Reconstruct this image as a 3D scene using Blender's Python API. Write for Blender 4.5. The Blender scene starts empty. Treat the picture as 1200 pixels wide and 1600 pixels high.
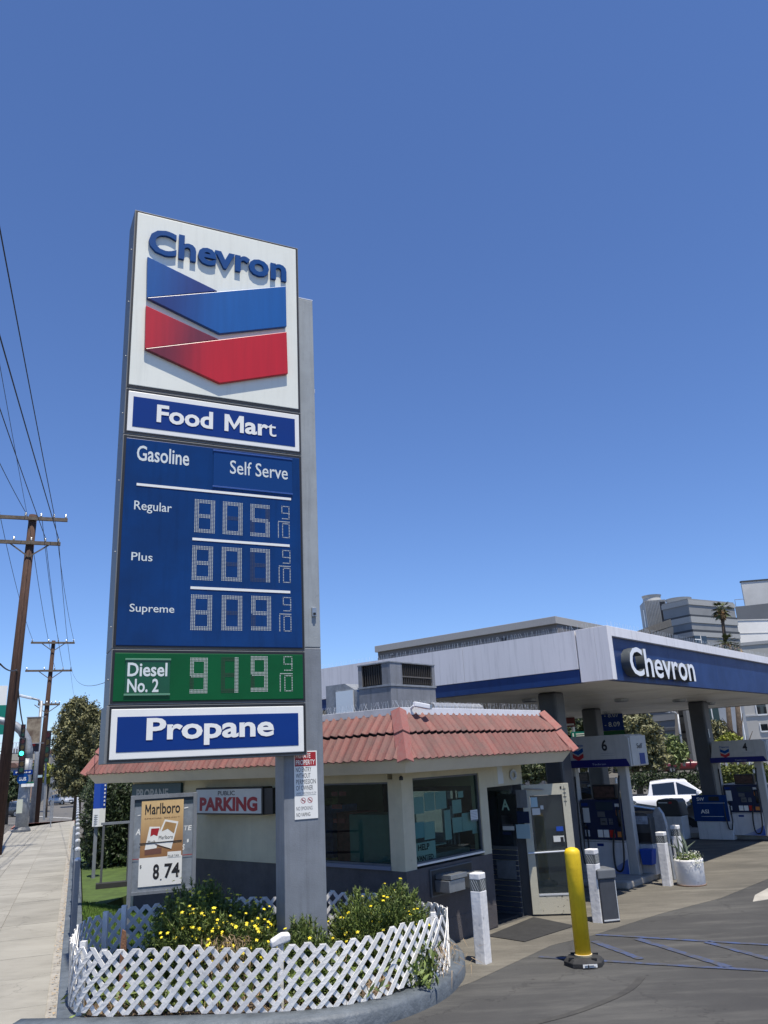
import bpy, bmesh, math, random
import numpy as np
from mathutils import Matrix, Vector
random.seed(7)
rad=math.radians
sc=bpy.context.scene
COL=sc.collection
# ------------------------------------------------------------------ camera
FPX,PITCH,ROLL,H=1239.9,rad(17.23),rad(-2.868),2.5
cp,sp=math.cos(PITCH),math.sin(PITCH)
F=np.array([0,cp,sp]);U0=np.array([0,-sp,cp]);R0=np.array([1.,0,0])
R=math.cos(ROLL)*R0+math.sin(ROLL)*U0; U=-math.sin(ROLL)*R0+math.cos(ROLL)*U0
cd=bpy.data.cameras.new('camera'); cam=bpy.data.objects.new('camera',cd); COL.objects.link(cam)
cd.sensor_width=36; cd.sensor_fit='HORIZONTAL'; cd.lens=36*FPX/1200; cd.clip_start=.1; cd.clip_end=3000
m=Matrix.Identity(4)
for i in range(3): m[i][0]=R[i]; m[i][1]=U[i]; m[i][2]=-F[i]
m[2][3]=H
cam.matrix_world=m; sc.camera=cam
# ------------------------------------------------------------------ light
SUN_AZ,SUN_EL=154.,72.
w=bpy.data.worlds.new('World'); sc.world=w; w.use_nodes=True
nt=w.node_tree; bg=nt.nodes['Background']; sky=nt.nodes.new('ShaderNodeTexSky')
sky.sky_type='NISHITA'; sky.sun_disc=False; sky.sun_elevation=rad(SUN_EL); sky.sun_rotation=rad(SUN_AZ)
sky.altitude=400; sky.air_density=1.0; sky.dust_density=0; sky.ozone_density=10
tn=nt.nodes.new('ShaderNodeMix'); tn.data_type='RGBA'; tn.blend_type='MULTIPLY'; tn.inputs[0].default_value=1; tn.inputs[7].default_value=(1,.985,1.1,1); nt.links.new(sky.outputs[0],tn.inputs[6]); nt.links.new(tn.outputs[2],bg.inputs[0]); bg.inputs[1].default_value=.116
sd=bpy.data.lights.new('sun','SUN'); sun=bpy.data.objects.new('sun',sd); COL.objects.link(sun)
sd.energy=5.0; sd.angle=rad(.5); sd.color=(1,.935,.83)
S_=Vector((math.sin(rad(SUN_AZ))*math.cos(rad(SUN_EL)),math.cos(rad(SUN_AZ))*math.cos(rad(SUN_EL)),math.sin(rad(SUN_EL))))
sun.rotation_euler=S_.to_track_quat('Z','Y').to_euler(); sun.location=(0,0,40)
sc.view_settings.view_transform='Standard'; sc.view_settings.look='None'; sc.view_settings.gamma=1
sc.view_settings.exposure=0.30; sc.view_settings.use_curve_mapping=False
sc.render.engine='CYCLES'
sc.cycles.max_bounces=8; sc.cycles.transparent_max_bounces=24
# ------------------------------------------------------------------ survey helpers (sight lines met with real planes)
def ray(x,y): return F*FPX+R*(x-600)-U*(y-800)
C0=np.array([0,0,H])
def gr(x,y,z=0.):
    d=ray(x,y); return C0+d*(z-H)/d[2]
def dist(x,y,D):                     # point on the sight line at horizontal distance D
    d=ray(x,y); return C0+d*D/math.hypot(d[0],d[1])
class Fr:
    def __init__(s,O,az):
        s.O=np.array([O[0],O[1],0.]); s.z=O[2] if len(O)>2 else 0; s.az=az; a=rad(az)
        s.x=np.array([math.sin(a),math.cos(a),0]); s.y=np.array([-math.cos(a),math.sin(a),0]); s.rot=rad(90-az)
    def loc(s,P): d=np.array([P[0],P[1],0])-s.O; return (float(d@s.x),float(d@s.y))
    def wd(s,x,y,z=0): q=s.O+s.x*x+s.y*y; return (q[0],q[1],z)
    def py(s,x,y,Y=0.):
        d=ray(x,y); t=(Y-(C0-s.O)@s.y)/(d@s.y); P=C0+d*t; return (float((P-s.O)@s.x),float(P[2])-s.z)
K=Fr((0.049,11.627),40.2)      # kiosk and canopy axes
T=Fr((-3.85,9.53),69.0)        # street axes, origin at the right edge of the pavement
# ------------------------------------------------------------------ materials
def M(name,col,rough=.6,metal=0.,var=0.,scale=6.,bump=0.,bscale=60.,col2=None,stretch=None,spec=.5,island=0.,coat=0.,emit=None,objrand=0.,streak=0.,blot=0.):
    m=bpy.data.materials.new(name); m.use_nodes=True; n=m.node_tree; L=n.links; b=n.nodes['Principled BSDF']
    b.inputs['Roughness'].default_value=rough; b.inputs['Metallic'].default_value=metal
    b.inputs['Specular IOR Level'].default_value=spec; b.inputs['Coat Weight'].default_value=coat
    c4=(*col,1); b.inputs['Base Color'].default_value=c4
    tc=n.nodes.new('ShaderNodeTexCoord'); mp=n.nodes.new('ShaderNodeMapping'); L.new(tc.outputs['Object'],mp.inputs[0])
    if stretch: mp.inputs['Scale'].default_value=stretch
    out=None
    if var>0 or col2:
        nz=n.nodes.new('ShaderNodeTexNoise'); nz.inputs['Scale'].default_value=scale; nz.inputs['Detail'].default_value=8; nz.inputs['Roughness'].default_value=.65
        L.new(mp.outputs[0],nz.inputs['Vector'])
        rp=n.nodes.new('ShaderNodeValToRGB'); L.new(nz.outputs[0],rp.inputs[0])
        c2=col2 if col2 else tuple(c*(1-var) for c in col)
        rp.color_ramp.elements[0].position=.34; rp.color_ramp.elements[0].color=(*c2,1)
        rp.color_ramp.elements[1].position=.62; rp.color_ramp.elements[1].color=c4
        out=rp.outputs[0]; L.new(out,b.inputs['Base Color'])
        mr=n.nodes.new('ShaderNodeMapRange'); L.new(nz.outputs[0],mr.inputs[0]); mr.inputs[3].default_value=min(1,rough+.12); mr.inputs[4].default_value=max(.03,rough-.1); L.new(mr.outputs[0],b.inputs['Roughness'])
    if island>0:
        g=n.nodes.new('ShaderNodeNewGeometry'); mr=n.nodes.new('ShaderNodeMapRange'); L.new(g.outputs['Random Per Island'],mr.inputs[0]); mr.inputs[3].default_value=1-island; mr.inputs[4].default_value=1+island
        hs=n.nodes.new('ShaderNodeHueSaturation'); L.new(mr.outputs[0],hs.inputs['Value'])
        if out: L.new(out,hs.inputs['Color'])
        else: hs.inputs['Color'].default_value=c4
        L.new(hs.outputs[0],b.inputs['Base Color'])
    def hsv(val):
        hs=n.nodes.new('ShaderNodeHueSaturation'); L.new(val,hs.inputs['Value']); bc=b.inputs['Base Color']
        if bc.links: L.new(bc.links[0].from_socket,hs.inputs['Color'])
        else: hs.inputs['Color'].default_value=c4
        L.new(hs.outputs[0],bc)
    if objrand>0:
        oi=n.nodes.new('ShaderNodeObjectInfo'); mr=n.nodes.new('ShaderNodeMapRange'); L.new(oi.outputs['Random'],mr.inputs[0]); mr.inputs[3].default_value=1-objrand; mr.inputs[4].default_value=1+objrand*.7; hsv(mr.outputs[0])
    if streak>0:   # rain streaks and runs of dirt
        m2=n.nodes.new('ShaderNodeMapping'); m2.inputs['Scale'].default_value=(7,7,.45); L.new(tc.outputs['Object'],m2.inputs[0]); n2=n.nodes.new('ShaderNodeTexNoise'); n2.inputs['Scale'].default_value=1.6; n2.inputs['Detail'].default_value=7; n2.inputs['Roughness'].default_value=.7; L.new(m2.outputs[0],n2.inputs['Vector'])
        mr=n.nodes.new('ShaderNodeMapRange'); L.new(n2.outputs[0],mr.inputs[0]); mr.inputs[1].default_value=.5; mr.inputs[2].default_value=.74; mr.inputs[3].default_value=1; mr.inputs[4].default_value=1-streak; hsv(mr.outputs[0])
    if blot>0:     # chips, smudges and scuffs
        n2=n.nodes.new('ShaderNodeTexNoise'); n2.inputs['Scale'].default_value=11; n2.inputs['Detail'].default_value=10; n2.inputs['Roughness'].default_value=.75; L.new(tc.outputs['Object'],n2.inputs['Vector'])
        mr=n.nodes.new('ShaderNodeMapRange'); L.new(n2.outputs[0],mr.inputs[0]); mr.inputs[1].default_value=.59; mr.inputs[2].default_value=.66; mr.inputs[3].default_value=1; mr.inputs[4].default_value=1-blot; hsv(mr.outputs[0])
    if bump>0:
        nb=n.nodes.new('ShaderNodeTexNoise'); nb.inputs['Scale'].default_value=bscale; nb.inputs['Detail'].default_value=6; L.new(mp.outputs[0],nb.inputs['Vector'])
        bp=n.nodes.new('ShaderNodeBump'); bp.inputs['Strength'].default_value=bump; bp.inputs['Distance'].default_value=.02; L.new(nb.outputs[0],bp.inputs['Height']); L.new(bp.outputs[0],b.inputs['Normal'])
    if emit: b.inputs['Emission Color'].default_value=(*emit[:3],1); b.inputs['Emission Strength'].default_value=emit[3]
    return m
def ground_mat(name,base,dark,light,crack=True,spots=True,big=.35):
    m=bpy.data.materials.new(name); m.use_nodes=True; n=m.node_tree; L=n.links; b=n.nodes['Principled BSDF']
    b.inputs['Roughness'].default_value=.88; b.inputs['Specular IOR Level'].default_value=.3
    tc=n.nodes.new('ShaderNodeNewGeometry')
    def noise(s,d=8,r=.6,vec=None):
        k=n.nodes.new('ShaderNodeTexNoise'); k.inputs['Scale'].default_value=s; k.inputs['Detail'].default_value=d; k.inputs['Roughness'].default_value=r
        L.new(vec or tc.outputs['Position'],k.inputs['Vector']); return k
    def mix(a,c,f,bt='MIX'):
        x=n.nodes.new('ShaderNodeMix'); x.data_type='RGBA'; x.blend_type=bt
        for i,v in ((6,a),(7,c)):
            if isinstance(v,tuple): x.inputs[i].default_value=(*v,1)
            else: L.new(v,x.inputs[i])
        if isinstance(f,float): x.inputs[0].default_value=f
        else: L.new(f,x.inputs[0])
        return x.outputs[2]
    def ramp(k,p0,p1,a=0,c=1):
        r=n.nodes.new('ShaderNodeMapRange'); L.new(k,r.inputs[0]); r.inputs[1].default_value=p0; r.inputs[2].default_value=p1; r.inputs[3].default_value=a; r.inputs[4].default_value=c; return r.outputs[0]
    mp=n.nodes.new('ShaderNodeMapping'); L.new(tc.outputs['Position'],mp.inputs[0]); mp.inputs['Scale'].default_value=(.45,2.2,1); mp.inputs['Rotation'].default_value=(0,0,rad(-30))
    c=mix(base,dark,ramp(noise(big,6).outputs[0],.42,.62))
    c=mix(c,light,ramp(noise(.9,8,.7,mp.outputs[0]).outputs[0],.49,.70,0,.75))
    c=mix(c,dark,ramp(noise(3.1,10,.75,mp.outputs[0]).outputs[0],.52,.68,0,.7))
    fine=noise(95,4,.8); c=mix(c,mix(dark,light,ramp(fine.outputs[0],.35,.65)),.32)
    if spots:
        v=n.nodes.new('ShaderNodeTexVoronoi'); v.inputs['Scale'].default_value=2.3; v.inputs['Randomness'].default_value=1; L.new(tc.outputs['Position'],v.inputs['Vector'])
        c=mix(c,tuple(x*.45 for x in dark),ramp(v.outputs['Distance'],.07,.02,0,.55))
    if crack:
        v=n.nodes.new('ShaderNodeTexVoronoi'); v.feature='DISTANCE_TO_EDGE'; v.inputs['Scale'].default_value=.33
        wv=n.nodes.new('ShaderNodeVectorMath'); wv.operation='ADD'; k=noise(1.5,6,.7); sc_=n.nodes.new('ShaderNodeVectorMath'); sc_.operation='SCALE'; sc_.inputs[3].default_value=.9; L.new(k.outputs[1],sc_.inputs[0]); L.new(tc.outputs['Position'],wv.inputs[0]); L.new(sc_.outputs[0],wv.inputs[1]); L.new(wv.outputs[0],v.inputs['Vector'])
        c=mix(c,tuple(x*.4 for x in dark),ramp(v.outputs['Distance'],.005,.001,0,.4))
    oi=n.nodes.new('ShaderNodeObjectInfo'); hs=n.nodes.new('ShaderNodeHueSaturation'); L.new(ramp(oi.outputs['Random'],0,1,.90,1.06),hs.inputs['Value']); L.new(c,hs.inputs['Color']); c=hs.outputs[0]
    L.new(c,b.inputs['Base Color'])
    bp=n.nodes.new('ShaderNodeBump'); bp.inputs['Strength'].default_value=.5; bp.inputs['Distance'].default_value=.012; L.new(fine.outputs[0],bp.inputs['Height']); L.new(bp.outputs[0],b.inputs['Normal'])
    return m
def glass_mat(name,tint,refl=.6,rough=.02):
    m=bpy.data.materials.new(name); m.use_nodes=True; n=m.node_tree; L=n.links; n.nodes.clear()
    o=n.nodes.new('ShaderNodeOutputMaterial'); t=n.nodes.new('ShaderNodeBsdfTransparent'); g=n.nodes.new('ShaderNodeBsdfGlossy'); x=n.nodes.new('ShaderNodeMixShader'); lw=n.nodes.new('ShaderNodeLayerWeight'); lw.inputs[0].default_value=.5; pw=n.nodes.new('ShaderNodeMath'); pw.operation='POWER'; pw.inputs[1].default_value=4; L.new(lw.outputs['Facing'],pw.inputs[0]); f=n.nodes.new('ShaderNodeMath'); f.operation='MULTIPLY_ADD'; f.inputs[1].default_value=.9; f.inputs[2].default_value=.05; L.new(pw.outputs[0],f.inputs[0])
    t.inputs[0].default_value=(*tint,1); g.inputs[0].default_value=(refl,refl,refl,1); g.inputs['Roughness'].default_value=rough
    L.new(f.outputs[0],x.inputs[0]); L.new(t.outputs[0],x.inputs[1]); L.new(g.outputs[0],x.inputs[2]); L.new(x.outputs[0],o.inputs[0]); return m
def grad_mat(name,c0,c1,p0,p1,rough=.35):   # printed two-tone gradient of the emblem, along p0->p1 in object space
    m=bpy.data.materials.new(name); m.use_nodes=True; n=m.node_tree; L=n.links; b=n.nodes['Principled BSDF']; b.inputs['Roughness'].default_value=rough
    tc=n.nodes.new('ShaderNodeTexCoord'); s=n.nodes.new('ShaderNodeVectorMath'); s.operation='SUBTRACT'; L.new(tc.outputs['Object'],s.inputs[0]); s.inputs[1].default_value=p0
    d=n.nodes.new('ShaderNodeVectorMath'); d.operation='DOT_PRODUCT'; L.new(s.outputs[0],d.inputs[0]); v=Vector(p1)-Vector(p0); d.inputs[1].default_value=v/v.length_squared
    r=n.nodes.new('ShaderNodeValToRGB'); L.new(d.outputs['Value'],r.inputs[0]); r.color_ramp.elements[0].color=(*c0,1); r.color_ramp.elements[1].color=(*c1,1); r.color_ramp.interpolation='EASE'
    nz=n.nodes.new('ShaderNodeTexNoise'); nz.inputs['Scale'].default_value=3; nz.inputs['Detail'].default_value=6; mpg=n.nodes.new('ShaderNodeMapping'); mpg.inputs['Scale'].default_value=(6,1,.4); L.new(tc.outputs['Object'],mpg.inputs[0]); L.new(mpg.outputs[0],nz.inputs[0])
    h=n.nodes.new('ShaderNodeHueSaturation'); mr=n.nodes.new('ShaderNodeMapRange'); L.new(nz.outputs[0],mr.inputs[0]); mr.inputs[3].default_value=.82; mr.inputs[4].default_value=1.15; L.new(mr.outputs[0],h.inputs['Value']); L.new(r.outputs[0],h.inputs['Color']); L.new(h.outputs[0],b.inputs['Base Color'])
    return m
white=M('white_paint',(.72,.73,.76),.45,var=.12,scale=3,bump=.1)
white_block=M('white_bollard_paint',(.80,.79,.77),.5,var=.16,scale=3,bump=.3,bscale=14,streak=.2,blot=.35)
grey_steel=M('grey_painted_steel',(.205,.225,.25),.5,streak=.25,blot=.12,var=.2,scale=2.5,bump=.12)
grey_dark=M('dark_grey_paint',(.10,.107,.115),.5,streak=.3,blot=.25,var=.2,scale=4)
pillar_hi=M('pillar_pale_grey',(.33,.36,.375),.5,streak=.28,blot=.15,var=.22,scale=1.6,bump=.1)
black=M('black_plastic',(.012,.012,.013),.45)
soft_black=M('dark_rubber',(.03,.03,.03),.8,var=.3,bump=.2)
cream=M('cream_stucco',(.60,.54,.38),.85,streak=.08,blot=.12,var=.14,scale=2.2,bump=.5,bscale=120)
dado=M('dark_dado_paint',(.095,.085,.085),.75,streak=.1,blot=.25,var=.25,scale=3,bump=.5,bscale=90)
tile_m=M('red_roof_tile',(.21,.076,.062),.7,var=.42,scale=4,bump=.3,bscale=50,objrand=.2,streak=.25,blot=.3,col2=(.165,.09,.077))
tile_pink=M('faded_red_ridge_tile',(.32,.145,.12),.6,blot=.35,var=.2,scale=14,bump=.3,bscale=70,col2=(.33,.11,.09))
sign_white=M('aged_white_sign_plastic',(.79,.80,.71),.35,streak=.1,var=.07,scale=1.2,coat=.2)
clean_white=M('white_sign_face',(.80,.80,.76),.3,var=.05,scale=2)
sign_blue=M('blue_sign_plastic',(.004,.040,.165),.3,var=.3,scale=1.1,streak=.25,spec=.25)
sign_blue2=M('bright_blue_sign_plastic',(.004,.035,.20),.4,var=.08,scale=2,spec=.2)
sign_green=M('green_sign_plastic',(.001,.09,.024),.35,var=.2,scale=1.4,spec=.25)
green_dk=M('dark_green_sign_plastic',(.004,.075,.03),.3,var=.1)
letter_blue=M('navy_letter_plastic',(.002,.06,.23),.4,var=.1,spec=.2)
print_black=M('black_print',(.012,.012,.014),.6)
print_red=M('red_print',(.36,.012,.018),.5,var=.1)
print_gold=M('gold_print',(.45,.28,.11),.5,var=.12,scale=3,col2=(.33,.19,.075))
print_brown=M('brown_print',(.12,.045,.02),.5)
alu=M('aluminium',(.42,.44,.45),.38,metal=.8,var=.2,scale=8,bump=.08)
galv=M('galvanised_steel',(.33,.35,.37),.5,metal=.3,var=.3,scale=7,bump=.15)
alu_lt=M('bright_aluminium_trim',(.75,.77,.78),.3,metal=.4)
yellow=M('yellow_plastic_sleeve',(.80,.55,.012),.5,var=.18,scale=4,bump=.2,bscale=10,streak=.2,blot=.3)
wood_dark=M('creosoted_wood',(.085,.042,.027),.85,var=.55,scale=7,bump=.9,bscale=26,stretch=(5,5,.35))
wood_arm=M('weathered_wood',(.15,.12,.09),.85,var=.4,scale=6,bump=.4)
wood_stake=M('brown_stake_wood',(.25,.12,.06),.8,var=.4,bump=.4)
blue_paint=M('worn_blue_road_paint',(.048,.074,.17),.85,var=.4,scale=7,col2=(.06,.062,.068))
blue_paint.node_tree.nodes['Color Ramp'].color_ramp.elements[0].position=.42; blue_paint.node_tree.nodes['Color Ramp'].color_ramp.elements[1].position=.6
canopy_white=M('canopy_white_panel',(.80,.78,.78),.4,streak=.22,var=.07,scale=.8,stretch=(3,3,.4))
canopy_blue=M('canopy_blue_panel',(.004,.035,.155),.5,streak=.3,var=.22,scale=1.4)
soffit_m=M('canopy_soffit_metal',(.80,.77,.68),.45,var=.16,scale=.9)
column_m=M('dark_grey_column',(.075,.08,.09),.4,var=.3,scale=2)
navy=M('navy_pump_plastic',(.014,.024,.07),.35,var=.2)
pump_white=M('pump_white_metal',(.62,.62,.62),.35,streak=.25,blot=.25,var=.1,scale=3)
pump_grey=M('pump_grey_panel',(.42,.42,.40),.4,streak=.2,var=.08)
red_plastic=M('red_plastic',(.45,.02,.015),.4)
orange_st=M('orange_sticker',(.6,.22,.05),.5)
blue_pl=M('blue_plastic',(.01,.06,.35),.35)
tyre=M('tyre_rubber',(.02,.02,.021),.8)
rim=M('wheel_alloy',(.45,.46,.48),.3,metal=.8)
carglass=M('car_glass',(.012,.016,.02),.05,spec=.9)
lamp_m=M('headlamp_lens',(.75,.77,.8),.1,spec=.8)
red_lamp=M('tail_lamp_lens',(.45,.01,.01),.15)
leaf_dark=M('dark_leaves',(.035,.058,.016),.6,island=.55,var=.4,scale=1.5)
leaf_mid=M('olive_leaves',(.085,.10,.035),.6,island=.5,var=.5,scale=.9,col2=(.04,.055,.018))
leaf_grey=M('grey_green_leaves',(.21,.20,.09),.6,island=.5,var=.5,scale=.7,col2=(.085,.09,.035))
leaf_bush=M('daisy_bush_leaves',(.15,.20,.045),.55,island=.5,var=.45,scale=5,col2=(.08,.115,.025))
leaf_lime=M('lime_leaves',(.22,.24,.03),.6,island=.4)
palm_m=M('palm_frond_leaf',(.07,.085,.025),.6,island=.4)
dry=M('dry_straw',(.36,.26,.15),.8,island=.4)
petal=M('yellow_petals',(.75,.60,.015),.6,island=.25)
petal_w=M('white_petals',(.72,.72,.62),.6,island=.2)
bark=M('bark',(.11,.08,.055),.9,var=.5,bump=.6)
grass_m=M('lawn_blades',(.12,.215,.028),.7,island=.45,var=.4,scale=1.3,col2=(.075,.13,.02))
lawn_base=M('lawn_soil',(.065,.11,.018),.9,var=.4,scale=4)
soil=M('planter_soil',(.10,.07,.045),.95,var=.5,scale=9,bump=.8)
asphalt=ground_mat('asphalt',(.063,.063,.061),(.034,.034,.035),(.135,.131,.12))
asphalt_road=ground_mat('road_asphalt',(.125,.12,.11),(.085,.083,.078),(.17,.16,.145),crack=False)
concrete=ground_mat('apron_concrete',(.13,.12,.10),(.062,.058,.05),(.25,.232,.19),crack=False)
walk_m=ground_mat('pavement_concrete',(.31,.296,.256),(.22,.21,.18),(.37,.355,.31),crack=True,spots=False,big=.8)
kerb_m=M('grey_painted_kerb',(.12,.14,.16),.6,var=.4,scale=4,bump=.5,bscale=25,col2=(.07,.085,.10))
kerb_c=M('concrete_kerb',(.36,.34,.30),.85,var=.3,scale=5,bump=.4)
kerb_red=M('red_painted_kerb',(.33,.14,.12),.8,var=.3,scale=5)
road_white=M('white_road_paint',(.6,.6,.58),.8,var=.3,scale=5)
teal_glass=glass_mat('tinted_window_glass',(.66,.80,.775),.32)
door_glass=glass_mat('door_glass',(.75,.79,.8),.9)
paper=M('paper_notice',(.58,.60,.58),.7,var=.05)
paper_t=M('teal_notice',(.35,.5,.55),.7)
wire_m=M('black_cable',(.02,.02,.022),.6)
# ------------------------------------------------------------------ mesh builder
class MB:
    def __init__(s): s.v=[]; s.f=[]
    def add(s,v,f):
        o=len(s.v); s.v+= [tuple(p) for p in v]; s.f+=[tuple(i+o for i in q) for q in f]; return s
    def box(s,x0,y0,z0,x1,y1,z1):
        x0,x1=min(x0,x1),max(x0,x1); y0,y1=min(y0,y1),max(y0,y1); z0,z1=min(z0,z1),max(z0,z1)
        return s.add([(x0,y0,z0),(x1,y0,z0),(x1,y1,z0),(x0,y1,z0),(x0,y0,z1),(x1,y0,z1),(x1,y1,z1),(x0,y1,z1)],
            [(0,3,2,1),(4,5,6,7),(0,1,5,4),(1,2,6,5),(2,3,7,6),(3,0,4,7)])
    def prism(s,pts,a,b,ax='y'):     # pts are (x,z) for ax y, (y,z) for ax x, (x,y) for ax z
        n=len(pts)
        mk={'y':lambda p,t:(p[0],t,p[1]),'x':lambda p,t:(t,p[0],p[1]),'z':lambda p,t:(p[0],p[1],t)}[ax]
        s.add([mk(p,a) for p in pts]+[mk(p,b) for p in pts],[tuple(range(n)),tuple(range(2*n-1,n-1,-1))]+[(i,i+n,(i+1)%n+n,(i+1)%n) for i in range(n)]); return s
    def tube(s,pts,r,n=8,cap=True):
        pts=[Vector(p) for p in pts]; rr=r if isinstance(r,(list,tuple)) else [r]*len(pts); V=[];Fc=[]
        t0=(pts[1]-pts[0]).normalized(); up=Vector((0,0,1)) if abs(t0.z)<.9 else Vector((1,0,0)); a=t0.cross(up).normalized()
        for i,p in enumerate(pts):
            t=(pts[min(i+1,len(pts)-1)]-pts[max(i-1,0)]).normalized(); a=(a-t*a.dot(t)).normalized(); b=t.cross(a)
            for k in range(n):
                q=2*math.pi*k/n; V.append(p+(a*math.cos(q)+b*math.sin(q))*rr[i])
        for i in range(len(pts)-1):
            for k in range(n): Fc.append((i*n+k,i*n+(k+1)%n,(i+1)*n+(k+1)%n,(i+1)*n+k))
        if cap: Fc.append(tuple(range(n-1,-1,-1))); Fc.append(tuple((len(pts)-1)*n+k for k in range(n)))
        return s.add(V,Fc)
    def lathe(s,prof,n=24,c=(0,0,0)):  # prof (r,z)
        V=[];Fc=[]
        for r,z in prof:
            for k in range(n): q=2*math.pi*k/n; V.append((c[0]+r*math.cos(q),c[1]+r*math.sin(q),c[2]+z))
        for i in range(len(prof)-1):
            for k in range(n): Fc.append((i*n+k,i*n+(k+1)%n,(i+1)*n+(k+1)%n,(i+1)*n+k))
        Fc.append(tuple(range(n-1,-1,-1))); Fc.append(tuple((len(prof)-1)*n+k for k in range(n)))
        return s.add(V,Fc)
    def bar(s,p,q,w_,t_,up=(0,0,1)):    # rectangular bar from p to q
        p=Vector(p);q=Vector(q);d=(q-p).normalized();u=Vector(up); a=d.cross(u)
        if a.length<1e-4: a=d.cross(Vector((1,0,0)))
        a.normalize(); b=a.cross(d); a*=w_/2;b*=t_/2
        return s.add([p-a-b,p+a-b,p+a+b,p-a+b,q-a-b,q+a-b,q+a+b,q-a+b],[(0,3,2,1),(4,5,6,7),(0,1,5,4),(1,2,6,5),(2,3,7,6),(3,0,4,7)])
    def mesh(s,name):
        me=bpy.data.meshes.new(name); me.from_pydata(s.v,[],s.f); me.validate(); bm=bmesh.new(); bm.from_mesh(me); bmesh.ops.recalc_face_normals(bm,faces=bm.faces); bm.to_mesh(me); bm.free(); return me
    def build(s,name,mat,parent=None,bev=0.,smooth=False,**k):
        return obj(name,s.mesh(name),mat,parent,bev,smooth,**k)
def obj(name,me,mat,parent=None,bev=0.,smooth=False,loc=None,label=None):
    o=bpy.data.objects.new(name,me); COL.objects.link(o)
    if mat and not me.materials: me.materials.append(mat)
    if parent: o.parent=parent
    if loc: o.location=loc
    if smooth:
        for p in me.polygons: p.use_smooth=True
    if bev:
        b=o.modifiers.new('bevel','BEVEL'); b.width=bev; b.segments=2; b.limit_method='ANGLE'
    if label: o['label']=label
    return o
def thing(name,label,cat,fr=None,loc=None,rot=None,group=None):
    o=bpy.data.objects.new(name,None); COL.objects.link(o); o.empty_display_size=.2
    if fr is not None: o.location=(fr.O[0],fr.O[1],fr.z); o.rotation_euler=(0,0,fr.rot)
    if loc is not None: o.location=tuple(float(c) for c in loc)
    if rot is not None: o.rotation_euler=(0,0,rot)
    o['label']=label; o['category']=cat
    if group: o['group']=group
    return o
def struct(name,mb,mat,**k):
    o=mb.build(name,mat,**k); o['kind']='structure'; return o
def stuff(o,label=None,cat=None):
    o['kind']='stuff'
    if label: o['label']=label
    if cat: o['category']=cat
    return o
def box(name,mat,par,x0,y0,z0,x1,y1,z1,bev=0.,**k): return MB().box(x0,y0,z0,x1,y1,z1).build(name,mat,par,bev=bev,**k)
_tc={}
def text_mesh(body,bold=0.,ext=0.,cache=True,bevel=0.):
    if not (any(c in body for c in 'MftT') and bold>.0005 and not bevel): return text_mesh0(body,bold,ext,cache,bevel)
    bm=bmesh.new()
    for i,ch in enumerate(body):
        if ch==' ': continue
        bo=0. if ch in 'ftT' else bold; pre=text_mesh0(body[:i+1],bo,0.); one=text_mesh0(ch,bo,ext); X=[v.co.x for v in one.vertices]; dx=max(v.co.x for v in pre.vertices)-max(X)
        if ch=='M':
            Y=[v.co.y for v in one.vertices]; x0,x1,h=min(X)+dx,max(X)+dx,max(Y)-min(Y); y0=min(Y); w_=x1-x0; t=.085+bold*2.0; a=t*1.15
            P=[(0,0),(t,0),(t,h*.62),(w_/2-t*.1,h*.16),(w_/2+t*.1,h*.16),(w_-t,h*.62),(w_-t,0),(w_,0),(w_,h),(w_-a,h),(w_/2,h*.42),(a,h),(0,h)]
            zs=(-ext,ext) if ext else (0.,)
            rings=[[bm.verts.new((x0+p[0],y0+p[1],z)) for p in P] for z in zs]
            if ext:
                bm.faces.new(rings[1]); bm.faces.new(rings[0][::-1])
                for k in range(len(P)): bm.faces.new((rings[0][k],rings[0][(k+1)%len(P)],rings[1][(k+1)%len(P)],rings[1][k]))
            else: bm.faces.new(rings[0])
        else:
            for v in one.vertices: v.co.x+=dx
            bm.from_mesh(one)
    bm.normal_update(); bmesh.ops.triangulate(bm,faces=[f for f in bm.faces if len(f.verts)>4])
    me=bpy.data.meshes.new('lettering'); bm.to_mesh(me); bm.free(); return me
def text_mesh0(body,bold=0.,ext=0.,cache=True,bevel=0.):
    cu=bpy.data.curves.new('lettering','FONT'); cu.body=body; cu.offset=bold; cu.extrude=ext; cu.resolution_u=3; cu.bevel_depth=bevel; cu.bevel_resolution=1
    o=bpy.data.objects.new('lettering',cu); me=bpy.data.meshes.new_from_object(o); bpy.data.objects.remove(o); bpy.data.curves.remove(cu)
    me.materials.clear(); return me
def fit(me,x0,z0,x1,z1,y,depth=0.,bb=None,shear=0.):  # place text in local plane facing -y
    co=np.empty(len(me.vertices)*3); me.vertices.foreach_get('co',co); co=co.reshape(-1,3)
    if bb is None: bb=(co[:,0].min(),co[:,1].min(),co[:,0].max(),co[:,1].max())
    sx=(x1-x0)/(bb[2]-bb[0]); sz=(z1-z0)/(bb[3]-bb[1])
    zz=(co[:,1]-bb[1])*sz+z0; xx=(co[:,0]-bb[0])*sx+x0+(zz-z0)*shear
    mz=max(abs(co[:,2]).max(),1e-6); yy=y-(co[:,2]/mz*.5+.5)*depth if depth else np.full(len(co),y)
    me.vertices.foreach_set('co',np.stack([xx,yy,zz],1).ravel()); me.update(); return bb,me
def txt(par,body,mat,x0,z0,x1,z1,y,bold=0.,depth=0.,name='lettering',shear=0.):
    me=text_mesh(body,bold,.05 if depth else 0.); fit(me,x0,z0,x1,z1,y,depth,shear=shear); me.name=name; return obj(name,me,mat,par)
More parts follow.
